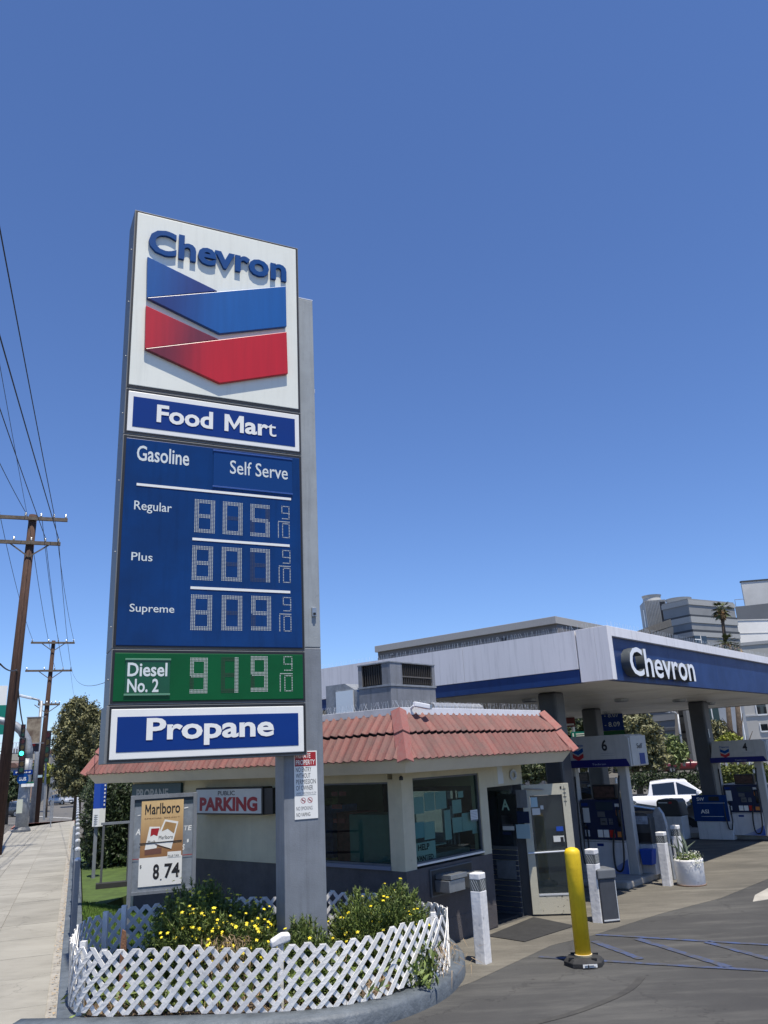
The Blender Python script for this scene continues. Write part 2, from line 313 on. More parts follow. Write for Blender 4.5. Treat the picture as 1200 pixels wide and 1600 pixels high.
def letters(par,body,mat,x0,z0,x1,z1,y,bold,depth,bevel=0.):  # every raised letter its own part
    full=text_mesh(body,bold,.05,bevel=bevel); co=[v.co for v in full.vertices]; bb=(min(c.x for c in co),min(c.y for c in co),max(c.x for c in co),max(c.y for c in co))
    out=[]
    for i,ch in enumerate(body):
        pre=text_mesh(body[:i+1],bold,0.); px=max(v.co.x for v in pre.vertices); one=text_mesh(ch,bold,.05,bevel=bevel); dx=px-max(v.co.x for v in one.vertices)
        if bevel: dx+=bevel
        for v in one.vertices: v.co.x+=dx
        fit(one,x0,z0,x1,z1,y,depth,bb); one.name='letter'; out.append(obj('letter',one,mat,par,label='letter '+ch))
    return out
def copy_tree(o,parent=None):
    c=o.copy(); COL.objects.link(c)
    if parent: c.parent=parent
    for ch in o.children: copy_tree(ch,c)
    return c
def gz(x,y):
    q=K.loc((x,y))[0]; return float(np.interp(q,[14,17,22,42,200],[0,-.3,-.8,-1.6,-1.9]))
# ================================================================== GROUND
b=MB(); xs=[-900,-400,-200,-120]+list(range(-90,121,6))+[160,240,400,900]; ys=[-60,-20]+list(range(-10,170,6))+[200,260,400,800,1800]
for y in ys:
    for x in xs: b.v.append((x,y,gz(x,y)-.13))
nx=len(xs)
for j in range(len(ys)-1):
    for i in range(nx-1): b.f.append((j*nx+i,j*nx+i+1,(j+1)*nx+i+1,(j+1)*nx+i))
struct('ground',b,asphalt_road)
def slab(name,pts,z,mat,th=.14,**k): return struct(name,MB().prism(pts,z-th,z,'z'),mat,**k)
lot=MB(); st=[-9,14,17,22,26]
for a,c in zip(st,st[1:]):
    za,zc=[float(np.interp(q,[14,17,22,42],[0,-.3,-.8,-1.6])) for q in (a,c)]
    P=[K.wd(a,-40,za),K.wd(c,-40,zc),K.wd(c,12.5,zc),K.wd(a,12.5,za)]; P2=[(p[0],p[1],p[2]-.2) for p in P]
    if a==-9:  # keep the lot off the planter, lawn and pavement
        P=[K.wd(-9,-40,0),K.wd(c,-40,zc),K.wd(c,12.5,zc),K.wd(3,12.5,0),K.wd(3,7,0),K.wd(-.2,-.1,0),(.45,11.3,0),(.4,10.0,0),(-.2,9.2,0),(-1.2,8.6,0),(-3.7,8.7,0),T.wd(.2,-9,0)]
        P2=[(p[0],p[1],p[2]-.2) for p in P]
    n_=len(P); lot.add(P+P2,[tuple(range(n_)),tuple(range(2*n_-1,n_-1,-1))]+[(i,i+n_,(i+1)%n_+n_,(i+1)%n_) for i in range(n_)])
struct('station_forecourt',lot,asphalt)
ap=[(-1.5,-1.34),(-.5,-1.38),(.3,-1.33),(1.45,-1.27),(2.2,-1.47),(2.95,-1.56),(4.1,-1.7),(5.7,-2.05),(8.1,-2.15),(13.9,-2.3),(13.9,12),(3.2,12),(3.2,0.02),(-.1,.02),(-.75,-.5)]
struct('concrete_apron',MB().prism([K.wd(*p)[:2] for p in ap],-.02,.004,'z'),concrete)
b=MB()
b.prism([K.wd(*p)[:2] for p in [(5.6,-2.6),(6.2,-2.45),(9.5,-2.4),(9.5,-3.6),(7,-3.3)]],-.01,.0045,'z')
struct('concrete_patch',b,M('pale_concrete_patch',(.42,.40,.35),.9,var=.3,scale=2,bump=.3))
# painted aisle marks
def smooth_path_(P,seg):
    out=[];n=len(P); g=lambda j:Vector(P[max(0,min(n-1,j))])
    for i in range(n-1):
        p0,p1,p2,p3=g(i-1),g(i),g(i+1),g(i+2)
        for k in range(seg):
            t=k/seg; out.append(.5*((2*p1)+(-p0+p2)*t+(2*p0-5*p1+4*p2-p3)*t*t+(-p0+3*p1-3*p2+p3)*t**3))
    out.append(Vector(P[-1])); return out
def mark(name,p,q,w_,lab=None):
    a=Vector(K.wd(*p)); c=Vector(K.wd(*q)); d=(c-a).normalized(); s=Vector((-d.y,d.x,0))*w_/2; N=14
    bb=MB(); rows=[]
    for i in range(N+1):
        o=a+(c-a)*i/N; e=[random.uniform(.72,1.08) for _ in (0,1)]; rows+= [tuple(o+s*e[0]),tuple(o-s*e[1])]
    bb.add([(x,y,.0085) for x,y,z in rows],[(2*i,2*i+1,2*i+3,2*i+2) for i in range(N)])
    return struct(name,bb,blue_paint)
for p,q,w_ in (((.8,-1.45),(1.62,-4.6),.1),((2.28,-1.5),(2.9,-4.6),.09),((1.9,-1.66),(1.3,-2.6),.12),((2.3,-2.1),(1.42,-3.6),.12),((2.53,-2.95),(1.95,-3.98),.12)): mark('blue_aisle_marking',p,q,w_)
tm_=M('tyre_mark_rubber',(.038,.037,.035),.85,var=.5,scale=5,col2=(.062,.06,.054))
for pts,w_ in (([(1003,1527),(985,1545),(950,1563),(890,1585),(820,1603)],.085),):
    P=smooth_path_([tuple(gr(*p)[:2]) for p in pts],6); bb=MB(); V=[]
    for i,p in enumerate(P):
        t=(P[min(i+1,len(P)-1)]-P[max(i-1,0)]).normalized(); nn=Vector((-t.y,t.x))*w_/2; V+=[(p.x+nn.x,p.y+nn.y,.0045),(p.x-nn.x,p.y-nn.y,.0045)]
    bb.add(V,[(2*i,2*i+1,2*i+3,2*i+2) for i in range(len(P)-1)]); struct('tyre_mark',bb,tm_)

sw=slab('pavement_bed',[T.wd(-2.85,-12)[:2],T.wd(.17,-12)[:2],T.wd(.17,40.6)[:2],T.wd(-2.85,40.6)[:2]],-.012,kerb_c,.12)
ye=[-12.]; 
while ye[-1]<40.3: ye.append(ye[-1]+random.choice((1.35,1.4,1.5)))
ye[-1]=40.4
pave=bpy.data.objects.new('pavement',None); COL.objects.link(pave); pave['kind']='structure'
for xa,xb in ((-2.63,-1.58),(-1.57,-.91),(-.90,0)):
    off=0
    for ya,yb in zip(ye,ye[1:]):
        tz=random.uniform(-.003,.003)
        pts=[T.wd(xa,ya+.008)[:2],T.wd(xb,ya+.008)[:2],T.wd(xb,yb-.004)[:2],T.wd(xa,yb-.004)[:2]]
        MB().prism(pts,-.05,tz,'z').build('slab',walk_m,pave)
b=MB()
for xa,xb in ((-2.85,-2.66),): b.prism([T.wd(xa,-12)[:2],T.wd(xb,-12)[:2],T.wd(xb,36)[:2],T.wd(xa,36)[:2]],-.13,.006,'z')
struct('street_kerb',b,kerb_c,bev=.02)
b=MB().prism([T.wd(-2.85,36.1)[:2],T.wd(-2.66,36.1)[:2],T.wd(-2.66,40.65)[:2],T.wd(.2,40.65)[:2],T.wd(.2,40.85)[:2],T.wd(-2.3,40.85)[:2],T.wd(-2.85,40.2)[:2]],-.13,.008,'z'); struct('red_corner_kerb',b,kerb_red)
# gutter strip of debris at the foot of the grey wall
b=MB()
for i in range(900):
    t=random.uniform(-1,34); x=.09+random.gauss(0,.035); c=T.wd(x,t,.0); s=random.uniform(.006,.025)
    a=random.uniform(0,3); b.add([(c[0]+s*math.cos(a+k*2.1),c[1]+s*math.sin(a+k*2.1),random.uniform(.0,.015)) for k in range(3)],[(0,1,2)])
stuff(b.build('dry_debris',dry),'dry brown leaf litter along the foot of the grey pavement edging','leaf litter')
# road markings across the junction
b=MB()
for (a,c) in (((52,1271),(125,1272.5)),((52,1256),(122,1258.5))):
    p=gr(*a,-.12);q=gr(*c,-.12); d=np.array([-(q-p)[1],(q-p)[0],0]); d=d/np.linalg.norm(d)*.3
    b.add([tuple(v) for v in (p,q,q+d*1.4,p+d*1.4)],[(0,1,2,3)])
p=gr(0,1283,-.12);q=gr(50,1276,-.12); b.add([tuple(p),tuple(q),tuple(q+[-.2,.6,0]),tuple(p+[-.2,.6,0])],[(0,1,2,3)])
for v in range(len(b.v)): x,y,z=b.v[v]; b.v[v]=(x,y,gz(x,y)-.122)
struct('crosswalk_marking',b,road_white)
# lawn
lawn_pts=[T.wd(.42,1.6)[:2],T.wd(.42,24)[:2],T.wd(9,24)[:2],K.wd(.1,7.6)[:2],K.wd(.02,-.02)[:2],(.4,11.75),(-.2,11.3),(-1.5,11.8),(-3.0,11.65),(-3.9,11.0)]
slab('lawn',lawn_pts,.10,lawn_base,.2)
# grass blades
def inpoly(x,y,P):
    c=False; n=len(P)
    for i in range(n):
        x1,y1=P[i]; x2,y2=P[(i+1)%n]
        if (y1>y)!=(y2>y) and x<(x2-x1)*(y-y1)/(y2-y1)+x1: c=not c
    return c
b=MB(); n=0
while n<60000:
    x=random.uniform(-9,0.2); y=11+12*random.random()**1.6
    if not inpoly(x,y,lawn_pts): continue
    k=K.loc((x,y))
    if k[0]>-.05: continue
    n+=1; hh=random.uniform(.03,.075); a=random.uniform(0,6.28); ww=.006+.0006*(y-10); lx,ly=random.gauss(0,.02),random.gauss(0,.02)
    ca,sa=math.cos(a)*ww,math.sin(a)*ww
    b.v+=[(x-ca,y-sa,.098),(x+ca,y+sa,.098),(x+lx,y+ly,.1+hh)]; o=len(b.v)-3; b.f.append((o,o+1,o+2))
me=bpy.data.meshes.new('lawn_grass'); me.from_pydata(b.v,[],b.f); stuff(obj('lawn_grass',me,grass_m),'short green lawn grass between the railing and the kiosk','grass')
# ================================================================== planter edging and grey wall
def offset_loop(P,d):
    n=len(P); out=[]
    for i in range(n):
        a=Vector(P[i-1]);c=Vector(P[i]);e=Vector(P[(i+1)%n]); t=(e-a).normalized(); out.append((c.x+t.y*d,c.y-t.x*d))
    return out
def smooth_path(P,closed,seg):
    out=[];n=len(P)
    R_=range(n if closed else n-1)
    for i in R_:
        g=(lambda j:Vector(P[j%n])) if closed else (lambda j:Vector(P[max(0,min(n-1,j))]))
        p0,p1,p2,p3=g(i-1),g(i),g(i+1),g(i+2)
        for k in range(seg):
            t=k/seg; out.append(.5*((2*p1)+(-p0+p2)*t+(2*p0-5*p1+4*p2-p3)*t*t+(-p0+3*p1-3*p2+p3)*t**3))
    if not closed: out.append(Vector(P[-1]))
    return out
edge=smooth_path([(-3.95,8.86),(-2.5,8.72),(-1.1,8.66),(-.3,8.92),(.3,9.55),(.62,10.3),(.72,11.0),(.68,11.6),(.6,12.05)],False,8)
b=MB(); E_=[]
for i,p in enumerate(edge):
    t=(edge[min(i+1,len(edge)-1)]-edge[max(i-1,0)]).normalized(); nrm=Vector((-t.y,t.x))
    E_.append((p,p+nrm*.035,p+nrm*.27))
V=[]
for p,q,r in E_: V+=[(p.x,p.y,-.05),(p.x,p.y,.12),(q.x,q.y,.16),(r.x,r.y,.165),(r.x,r.y,-.05)]
Fc=[]
for i in range(len(E_)-1):
    for k in range(4): Fc.append((i*5+k,(i+1)*5+k,(i+1)*5+k+1,i*5+k+1))
Fc.append((0,1,2,3,4)); b.add(V,Fc); kb=b.build('planter_kerb',kerb_m,smooth=True); 
kb['label']='curved grey painted kerb round the planter under the tall sign'; kb['category']='kerb'
b=MB(); b.prism([T.wd(.12,-.9)[:2],T.wd(.40,-.9)[:2],T.wd(.40,33)[:2],T.wd(.12,33)[:2]],-.1,.13,'z')
kw=b.build('low_grey_wall',kerb_m,bev=.02); kw['label']='low grey painted concrete edging running along the pavement under the railing'; kw['category']='edging'
inner=[(e[2].x,e[2].y) for e in E_]
slab('planter_soil',[T.wd(.41,-.6)[:2]]+inner[1:]+[(-.1,11.7),(-.75,12.15),(-1.8,12.35),(-2.9,12.2),(-4.0,11.5),T.wd(.41,2.2)[:2]],.125,soil,.15)
# ------------------------------------------------------------------ railing
rl=thing('railing','grey square-post metal railing running along the pavement beside the lawn','railing',fr=T)
PH=1.36; n=19
for i in range(n):
    y=2.26+i*1.75
    MB().box(.215,y-.035,.13,.285,y+.035,PH).build('post',grey_steel,rl,bev=.004)
    MB().lathe([(.045,0),(.045,.02),(.02,.045)],4,(.25,y,PH)).build('post_cap',alu_lt,rl)
for z in (.42,.85,1.22): MB().box(.235,2.27,z-.02,.265,2.26+(n-1)*1.75,z+.02).build('rail',grey_steel,rl)
# ------------------------------------------------------------------ lattice fence
loop=[(-3.43,9.27),(-2.3,9.04),(-1.0,8.95),(-.28,9.25),(.25,9.82),(.50,10.45),(.28,11.1),(-.24,11.55),(-.85,11.95),(-1.8,12.15),(-2.7,12.0),(-3.45,11.6),(-3.95,10.95)]
lp=smooth_path(loop,True,16)
# keep the front left corner crisp
cum=[0.]
for i in range(len(lp)): cum.append(cum[-1]+(lp[(i+1)%len(lp)]-lp[i]).length)
LEN=cum[-1]
def on_loop(s):
    s%=LEN; i=max(0,min(int(np.searchsorted(cum,s,side='right'))-1,len(lp)-1)); a=lp[i]; c=lp[(i+1)%len(lp)]; t=(s-cum[i])/max(cum[i+1]-cum[i],1e-6); d=(c-a).normalized(); p=a+(c-a)*t
    return p,Vector((d.y,-d.x))       # point and outward normal
fence=thing('lattice_fence','white diagonal lattice fence ringing the planter bed below the tall price sign','fence',loc=(0,0,0))
NP=76; pitch=LEN/NP; Z0,HF=.155,.60
slat_w=.047; vinyl=M('white_vinyl_lattice',(.80,.785,.75),.45,var=.15,scale=3.5,bump=.15,objrand=.06,blot=.3)
def wob(s): return .02*math.sin(s*2.1)+.012*math.sin(s*5.3+1)+.01*math.sin(s*11.)
for fam in (1,-1):
    for i in range(NP):
        if (fam,i) in ((1,25),(1,54)): continue
        N=10; V=[]; js=random.gauss(0,.004); jz=random.gauss(0,.007); wj=random.uniform(.9,1.1)
        for k in range(N+1):
            z=k/N*HF
            s=i*pitch+fam*z*.94+js
            p,nr=on_loop(s); lean=.03*math.sin(s*1.3)*z+.02*z
            off=(.007 if fam>0 else -.007)
            for ds in (-slat_w*.7*wj,slat_w*.7*wj):
                q,nn=on_loop(s+ds)
                for oo in (off-.005,off+.005): V.append((q.x+nn.x*(oo+lean),q.y+nn.y*(oo+lean),Z0+z+jz*(z/HF)+wob(s)))
        Fc=[]
        for k in range(N):
            a=k*4;c=a+4
            Fc+=[(a,a+2,c+2,c),(a+1,c+1,c+3,a+3),(a,c,c+1,a+1),(a+2,a+3,c+3,c+2)]
        Fc+=[(0,1,3,2),(N*4,N*4+2,N*4+3,N*4+1)]
        MB().add(V,Fc).build('slat',vinyl,fence)
for s in (0.02,4.3,7.2,9.9,LEN-2.1):
    p,nn=on_loop(s); q=p-nn*.04; MB().box(q.x-.03,q.y-.03,.12,q.x+.03,q.y+.03,.80+wob(s)).build('stake',vinyl,fence)
st_=gr(162,1500,.55); t_=thing('wooden_stake','short brown pointed wooden stake standing just inside the left corner of the lattice','stake',loc=(-3.05,9.55,.12))
MB().prism([(-.03,0),(.03,0),(.03,.62),(.015,.72),(-.02,.74),(-.03,.6)],-.012,.012).build('shaft',wood_stake,t_)
# white broken block behind fence
b=MB().prism([(-.11,0),(.10,-.02),(.12,.05),(.04,.085),(-.09,.07)],-.05,.05); o=b.build('white_stone_block',white_block,bev=.02,loc=(-1.13,9.55,.66)); o.rotation_euler=(.1,-.35,.3)
o['label']='chipped white painted block lodged behind the top of the lattice below the pillar'; o['category']='block'
o.location=(-1.30,9.2,.72)
MB().box(-1.33,9.18,.12,-1.27,9.22,.72).build('block_support',white_block).parent=None
for q in [x for x in COL.objects if x.name=='block_support']:
    q.parent=o; q.matrix_parent_inverse=(Matrix.Translation(o.location)@o.rotation_euler.to_matrix().to_4x4()).inverted()
# ------------------------------------------------------------------ foliage helpers
def foliage(name,mat,par,blobs,n,size,aspect=1.,shell=.55,kind=None,seedv=0,up=0.,droop=0.):
    rg=np.random.default_rng(seedv+17)
    wts=np.array([b_[3]*b_[4]*b_[5] for b_ in blobs])**.67; wts/=wts.sum()
    idx=rg.choice(len(blobs),n,p=wts); B=np.array([b_[:6] for b_ in blobs])[idx]
    d=rg.normal(size=(n,3)); d/=np.linalg.norm(d,axis=1)[:,None]
    # clumps
    r=(shell+(1-shell)*rg.random(n))**.8
    k=6; ph=rg.random((k,3))*6.28; fr_=rg.normal(size=(k,3))*2.6
    bump_=np.zeros(n)
    for i in range(k): bump_+=np.sin((d*fr_[i]).sum(1)*1.7+ph[i,0])
    r*=1+.13*bump_
    c=B[:,:3]+d*B[:,3:6]*r[:,None]
    a=rg.normal(size=(n,3)); a[:,2]+=up; a/=np.linalg.norm(a,axis=1)[:,None]; t=rg.normal(size=(n,3)); bb=np.cross(a,t); bb/=np.linalg.norm(bb,axis=1)[:,None]
    s=size*(.6+.8*rg.random(n))[:,None]; a*=s*aspect; bb*=s*.5
    V=np.stack([c-a*.5,c+bb*.5,c+a*.5,c-bb*.5],1).reshape(-1,3)
    Fc=np.arange(n*4).reshape(-1,4)
    me=bpy.data.meshes.new(name); me.vertices.add(n*4); me.vertices.foreach_set('co',V.ravel()); me.loops.add(n*4); me.loops.foreach_set('vertex_index',Fc.ravel()); me.polygons.add(n); me.polygons.foreach_set('loop_start',np.arange(0,n*4,4)); me.update(); me.validate()
    o=obj(name,me,mat,par)
    if kind: o['kind']=kind
    return o
def tree(label,base,h,blobs,mat,n,size,trunk_r=.18,seedv=0,name='tree',lean=(0,0),group=None,cat='tree'):
    t=thing(name,label,cat,loc=base,group=group)
    top=max(b_[2] for b_ in blobs)
    b=MB().tube([(0,0,-.2),(lean[0]*.3,lean[1]*.3,top*.35),(lean[0],lean[1],top*.8)],[trunk_r,trunk_r*.75,trunk_r*.3],8)
    b.build('trunk',bark,t,smooth=True)
    rg=random.Random(seedv)
    for k in range(4):
        c=blobs[rg.randrange(len(blobs))]; MB().tube([(lean[0]*.3,lean[1]*.3,top*.35),((c[0]+lean[0])*.4,(c[1]+lean[1])*.4,c[2]*.65),(c[0]*.9,c[1]*.9,c[2])],[trunk_r*.5,trunk_r*.35,trunk_r*.12],6).build('branch',bark,t,smooth=True)
    foliage('crown',mat,t,blobs,n,size,aspect=1.5,seedv=seedv)
    return t
# bush of narrow leaves on stems
def daisy_bush(label,c,rx,ry,rz,n,nfl,seedv,straw=0,group='yellow daisy bushes in the planter'):
    t=thing('daisy_bush',label,'bush',loc=(c[0],c[1],.12),group=group)
    rg=random.Random(seedv); b=MB(); tips=[]
    for i in range(n):
        d=Vector((rg.gauss(0,1),rg.gauss(0,1),abs(rg.gauss(0,1))*.9+.05)).normalized(); r=rg.uniform(.75,1.08)*(1+.12*math.sin(5*d.x+seedv)+.1*math.sin(7*d.y))
        tip=Vector((d.x*rx*r,d.y*ry*r,max(.05,d.z*rz*r))); tips.append((tip,d))
        sd_=(tip-Vector((d.x*rx*.3,d.y*ry*.3,0))).normalized()
        for k in range(26):       # a whorl of thin leaves down the last 12 cm of the stem
            f=rg.random(); o=tip-sd_*.17*f; ld=(sd_*.8+Vector((rg.gauss(0,.6),rg.gauss(0,.6),rg.gauss(0,.5)+.2))).normalized(); L_=rg.uniform(.035,.07); sx=ld.cross(Vector((rg.gauss(0,1),rg.gauss(0,1),rg.gauss(0,1)))).normalized()*.0075
            q=len(b.v); b.v+=[tuple(o-sx),tuple(o+sx),tuple(o+ld*L_)]; b.f.append((q,q+1,q+2))
    me=bpy.data.meshes.new('foliage'); me.from_pydata(b.v,[],b.f); stuff(obj('foliage',me,leaf_bush,t))
    b=MB()
    for tip,d in rg.sample(tips,min(len(tips),260)): b.tube([(tip.x*.2,tip.y*.2,0),tuple(tip*.6),tuple(tip*.97)],[.006,.004,.002],3)
    stuff(b.build('stems',dry if straw else bark,t))
    b=MB(); fl=[q for q in tips if q[0].z>.28*rz]; 
    for tip,d in rg.sample(fl,min(nfl,len(fl))):
        c_=tip+d*rg.uniform(.0,.05)+Vector((0,0,rg.uniform(0,.05))); nr=(d*.6+Vector((0,-.35,.7))).normalized(); a=nr.cross(Vector((1,0,.1))).normalized(); e=nr.cross(a); s=rg.uniform(.019,.029)
        q=len(b.v); ring=[]
        for k in range(10):
            rr=s if k%2==0 else s*.55; an=k*math.pi/5; ring.append(tuple(c_+a*rr*math.cos(an)+e*rr*math.sin(an)+nr*(.003 if k%2 else -.002)))
        b.v+=ring+[tuple(c_+nr*.006)]; b.f+=[(q+k,q+(k+1)%10,q+10) for k in range(10)]
    me=bpy.data.meshes.new('flowers'); me.from_pydata(b.v,[],b.f); stuff(obj('flowers',me,petal,t))
    if straw:
        b=MB()
        for i in range(straw):
            a=rg.uniform(0,6.28); p=Vector((rg.gauss(.28,.14)*1,rg.uniform(-.95,-.45)*ry,rg.uniform(.15,.62)*rz)); d=Vector((rg.gauss(0,.6),rg.gauss(-.2,.3),rg.gauss(-.5,.6))).normalized(); sx=Vector((.004,0,.002)); q=len(b.v); b.v+=[tuple(p-sx),tuple(p+sx),tuple(p+d*rg.uniform(.08,.22))]; b.f.append((q,q+1,q+2))
        me=bpy.data.meshes.new('dead_stems'); me.from_pydata(b.v,[],b.f); stuff(obj('dead_stems',me,dry,t))
    return t
daisy_bush('wide yellow daisy bush left of the grey pillar behind the lattice',(-2.3,10.35),.92,.62,.93,3300,460,3,straw=520)
daisy_bush('tall dense yellow daisy bush right of the grey pillar beneath the kiosk window',(-.30,10.55),.60,.5,.84,2500,70,5)
daisy_bush('low green daisy bush at the foot of the grey pillar',(-1.12,9.85),.44,.33,.62,1100,14,8,straw=40)
daisy_bush('small yellow daisy clump inside the right bend of the lattice',(.12,10.2),.28,.3,.62,520,30,12,straw=120)
# litter, dry sticks and low weeds in the bed
b=MB()
for i in range(6500):
    x=random.uniform(-3.7,.45); y=random.uniform(9.0,11.6); 
    if not inpoly(x,y,[(p.x,p.y) for p in lp[::4]]): continue
    d=Vector((random.gauss(0,1),random.gauss(0,1),abs(random.gauss(0,.8)))).normalized(); L_=random.uniform(.05,.22); sx=d.cross(Vector((0,0,1))).normalized()*.004; p=Vector((x,y,.12)); q=len(b.v); b.v+=[tuple(p-sx),tuple(p+sx),tuple(p+d*L_)]; b.f.append((q,q+1,q+2))
me=bpy.data.meshes.new('dry_stalks'); me.from_pydata(b.v,[],b.f); stuff(obj('dry_stalks',me,dry),'dry straw-coloured stalks and litter on the planter soil behind the lattice','dry stalks')
foliage('low_weeds',leaf_bush,None,[(-3.1,9.9,.25,.45,.45,.2),(-2.3,9.3,.25,.9,.15,.2),(-.9,9.25,.3,.7,.15,.25),(0.1,9.75,.3,.25,.3,.28),(.25,10.3,.35,.14,.3,.35)],5200,.06,aspect=1.8,shell=.0,seedv=4)
o=[x for x in COL.objects if x.name=='low_weeds'][0]; stuff(o,'low green weeds growing against the inside of the lattice fence','weeds')
# ================================================================== TALL SIGN
d=ray(511.9,1441); P0=C0+d*(10.3/d[1]); S=Fr((P0[0],P0[1],0),63.8)
pil=thing('price_sign','tall grey pillar sign with red and blue chevron emblem above gasoline price boards','sign',fr=S)
YF=-.16
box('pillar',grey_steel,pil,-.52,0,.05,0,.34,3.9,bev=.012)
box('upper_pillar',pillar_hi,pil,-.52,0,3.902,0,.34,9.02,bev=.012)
MB().box(-.52,0,9.022,0,.34,9.04).build('pillar_cap',alu_lt,pil)
frame_m=M('cabinet_side_grey',(.17,.18,.185),.5,streak=.3,blot=.2)
def frame(x0,z0,x1,z1,depth=.48,t=.035,y=YF):
    b=MB()
    b.box(x0,y,z0,x0+t,y+depth,z1).box(x1-t,y,z0,x1,y+depth,z1).box(x0+t,y,z0,x1-t,y+depth,z0+t).box(x0+t,y,z1-t,x1-t,y+depth,z1).box(x0+t,y+.05,z0+t,x1-t,y+.08,z1-t)
    return b.build('cabinet_frame',frame_m,pil,bev=.004)
XL,XR=-2.60,-.275
for za_,zb_ in ((2.6,3.195),(3.225,3.82),(3.85,6.455),(6.49,7.085),(7.115,9.74)): box('reveal',black,pil,XL+.012,YF-.0065,za_,XR-.012,YF-.0005,zb_)
frame(XL+.0,7.10,XR,9.755); frame(XL-.0,6.475,XR,7.095,y=YF-.003); frame(XL+.0,3.835,XR,6.468); frame(XL,3.21,XR,3.828,y=YF-.003); frame(XL-.02,2.585,XR+.003,3.203)
def face(name,mat,x0,z0,x1,z1,y=YF-.012,th=.03): return box(name,mat,pil,x0,y,z0,x1,y+th,z1,bev=.008)
face('emblem_panel',sign_white,-2.565,7.145,-.312,9.718)
face('shop_panel',clean_white,-2.562,6.515,-.308,7.06); face('shop_panel_field',sign_blue2,-2.50,6.58,-.37,6.99,YF-.016,.006)
face('gasoline_panel',sign_blue,-2.56,3.87,-.312,6.425)
face('diesel_panel',sign_green,-2.562,3.245,-.312,3.79)
face('propane_panel',clean_white,-2.568,2.622,-.315,3.165); face('propane_panel_field',sign_blue2,-2.50,2.70,-.385,3.08,YF-.016,.006)
def sp(x,y,Y=YF): return S.py(x,y,Y)
def z1(X,Y): return (160+X*.3,300+Y*.3)
def z2(X,Y): return (160+X*.3,670+Y*.3)
def z3(X,Y): return (130+X/3,1000+Y/3)
# raised chevrons
def chev(pts_px,name,cA,cB,g0,g1,th):
    P=[sp(*z1(*p),YF-.012-th) for p in pts_px]; q0=sp(*z1(*g0)); q1=sp(*z1(*g1))
    mat=grad_mat(name+'_print',cA,cB,(q0[0],YF,q0[1]),(q1[0],YF,q1[1]))
    return MB().prism(P,YF-.013,YF-.012-th).build(name,mat,pil,bev=.006)
chev([(235,335),(600,515),(232,549)],'blue_chevron_back',(.008,.085,.30),(.018,.04,.18),(240,420),(520,500),.05)
chev([(232,550),(956,490),(960,700),(612,737)],'blue_chevron_front',(.012,.035,.17),(.006,.095,.33),(300,560),(640,650),.056)
chev([(227,590),(607,767),(222,815)],'red_chevron_back',(.46,.015,.025),(.15,.02,.04),(240,680),(520,760),.05)
chev([(222,815),(960,728),(967,945),(612,995)],'red_chevron_front',(.15,.015,.03),(.50,.010,.018),(300,830),(600,900),.056)
xl,zb=sp(*z1(237,300)); xr,_=sp(*z1(953,460)); z_top=sp(*z1(300,208))[1]; z_bot=sp(*z1(910,466))[1]
letters(pil,'Chevron',letter_blue,xl,z_bot-.01,xr,z_top,YF-.012,.026,.042,.0)
# Food Mart / Propane
a=sp(*z1(282,1155)); c=sp(*z1(903,1240)); zz0=sp(*z1(575,1240))[1]; zz1=sp(*z1(300,1112))[1]; xm1=sp(*z1(574,1200))[0]; xm2=sp(*z1(634,1200))[0]
txt(pil,'Food',clean_white,a[0],zz0,xm1,zz1,YF-.0225,.028); txt(pil,'Mart',clean_white,xm2,zz0,c[0],zz1,YF-.0225,.028)
a=sp(*z3(295,420)); c=sp(*z3(892,400)); txt(pil,'Propane',clean_white,a[0],sp(*z3(570,492))[1],c[0],sp(*z3(330,366))[1],YF-.0225,.028,name='propane_lettering')
def line(x0,y0,x1,y1,w_,mat=clean_white,zf=z2,name='divider',th=.006):
    p=sp(*zf(x0,y0)); q=sp(*zf(x1,y1)); z=(p[1]+q[1])/2; box(name,mat,pil,p[0],YF-.012-th,z-w_/2,q[0],YF-.0125,z+w_/2)
line(177,290,980,369,.032); line(467,579,973,607,.032); line(457,834,976,847,.032)
gw=M('warm_white_print',(.62,.67,.66),.4)
def word(body,x0,y0,x1,y1,bold=.012,zf=z2,mat=gw,name='lettering',y=None):  # px box by left-bottom, right-top zoom coordinates
    p=sp(*zf(x0,y0)); q=sp(*zf(x1,y1)); return txt(pil,body,mat,p[0],p[1],q[0],q[1],(YF-.0145) if y is None else y,bold,name=name)
word('Gasoline',177,166,452,118,.014); 
a=sp(*z2(177,166)); 
word('Regular',163,436,361,392,.005); word('Plus',149,686,261,650,.005); word('Supreme',139,966,374,920,.005)
# self-serve plate with two rails
p=sp(*z2(575,295)); q=sp(*z2(985,180)); box('self_serve_plate',M('blue_plate',(.006,.043,.17),.3,spec=.25),pil,p[0],YF-.02,p[1]-.01,q[0],YF-.0126,q[1]+.04,bev=.002)
for z in (p[1]-.03,q[1]+.035): box('plate_rail',M('blue_rail',(.03,.08,.28),.3),pil,p[0]-.01,YF-.028,z,q[0]+.005,YF-.0205,z+.022,bev=.003)
word('Self Serve',662,236,962,200,.006,y=YF-.0225)
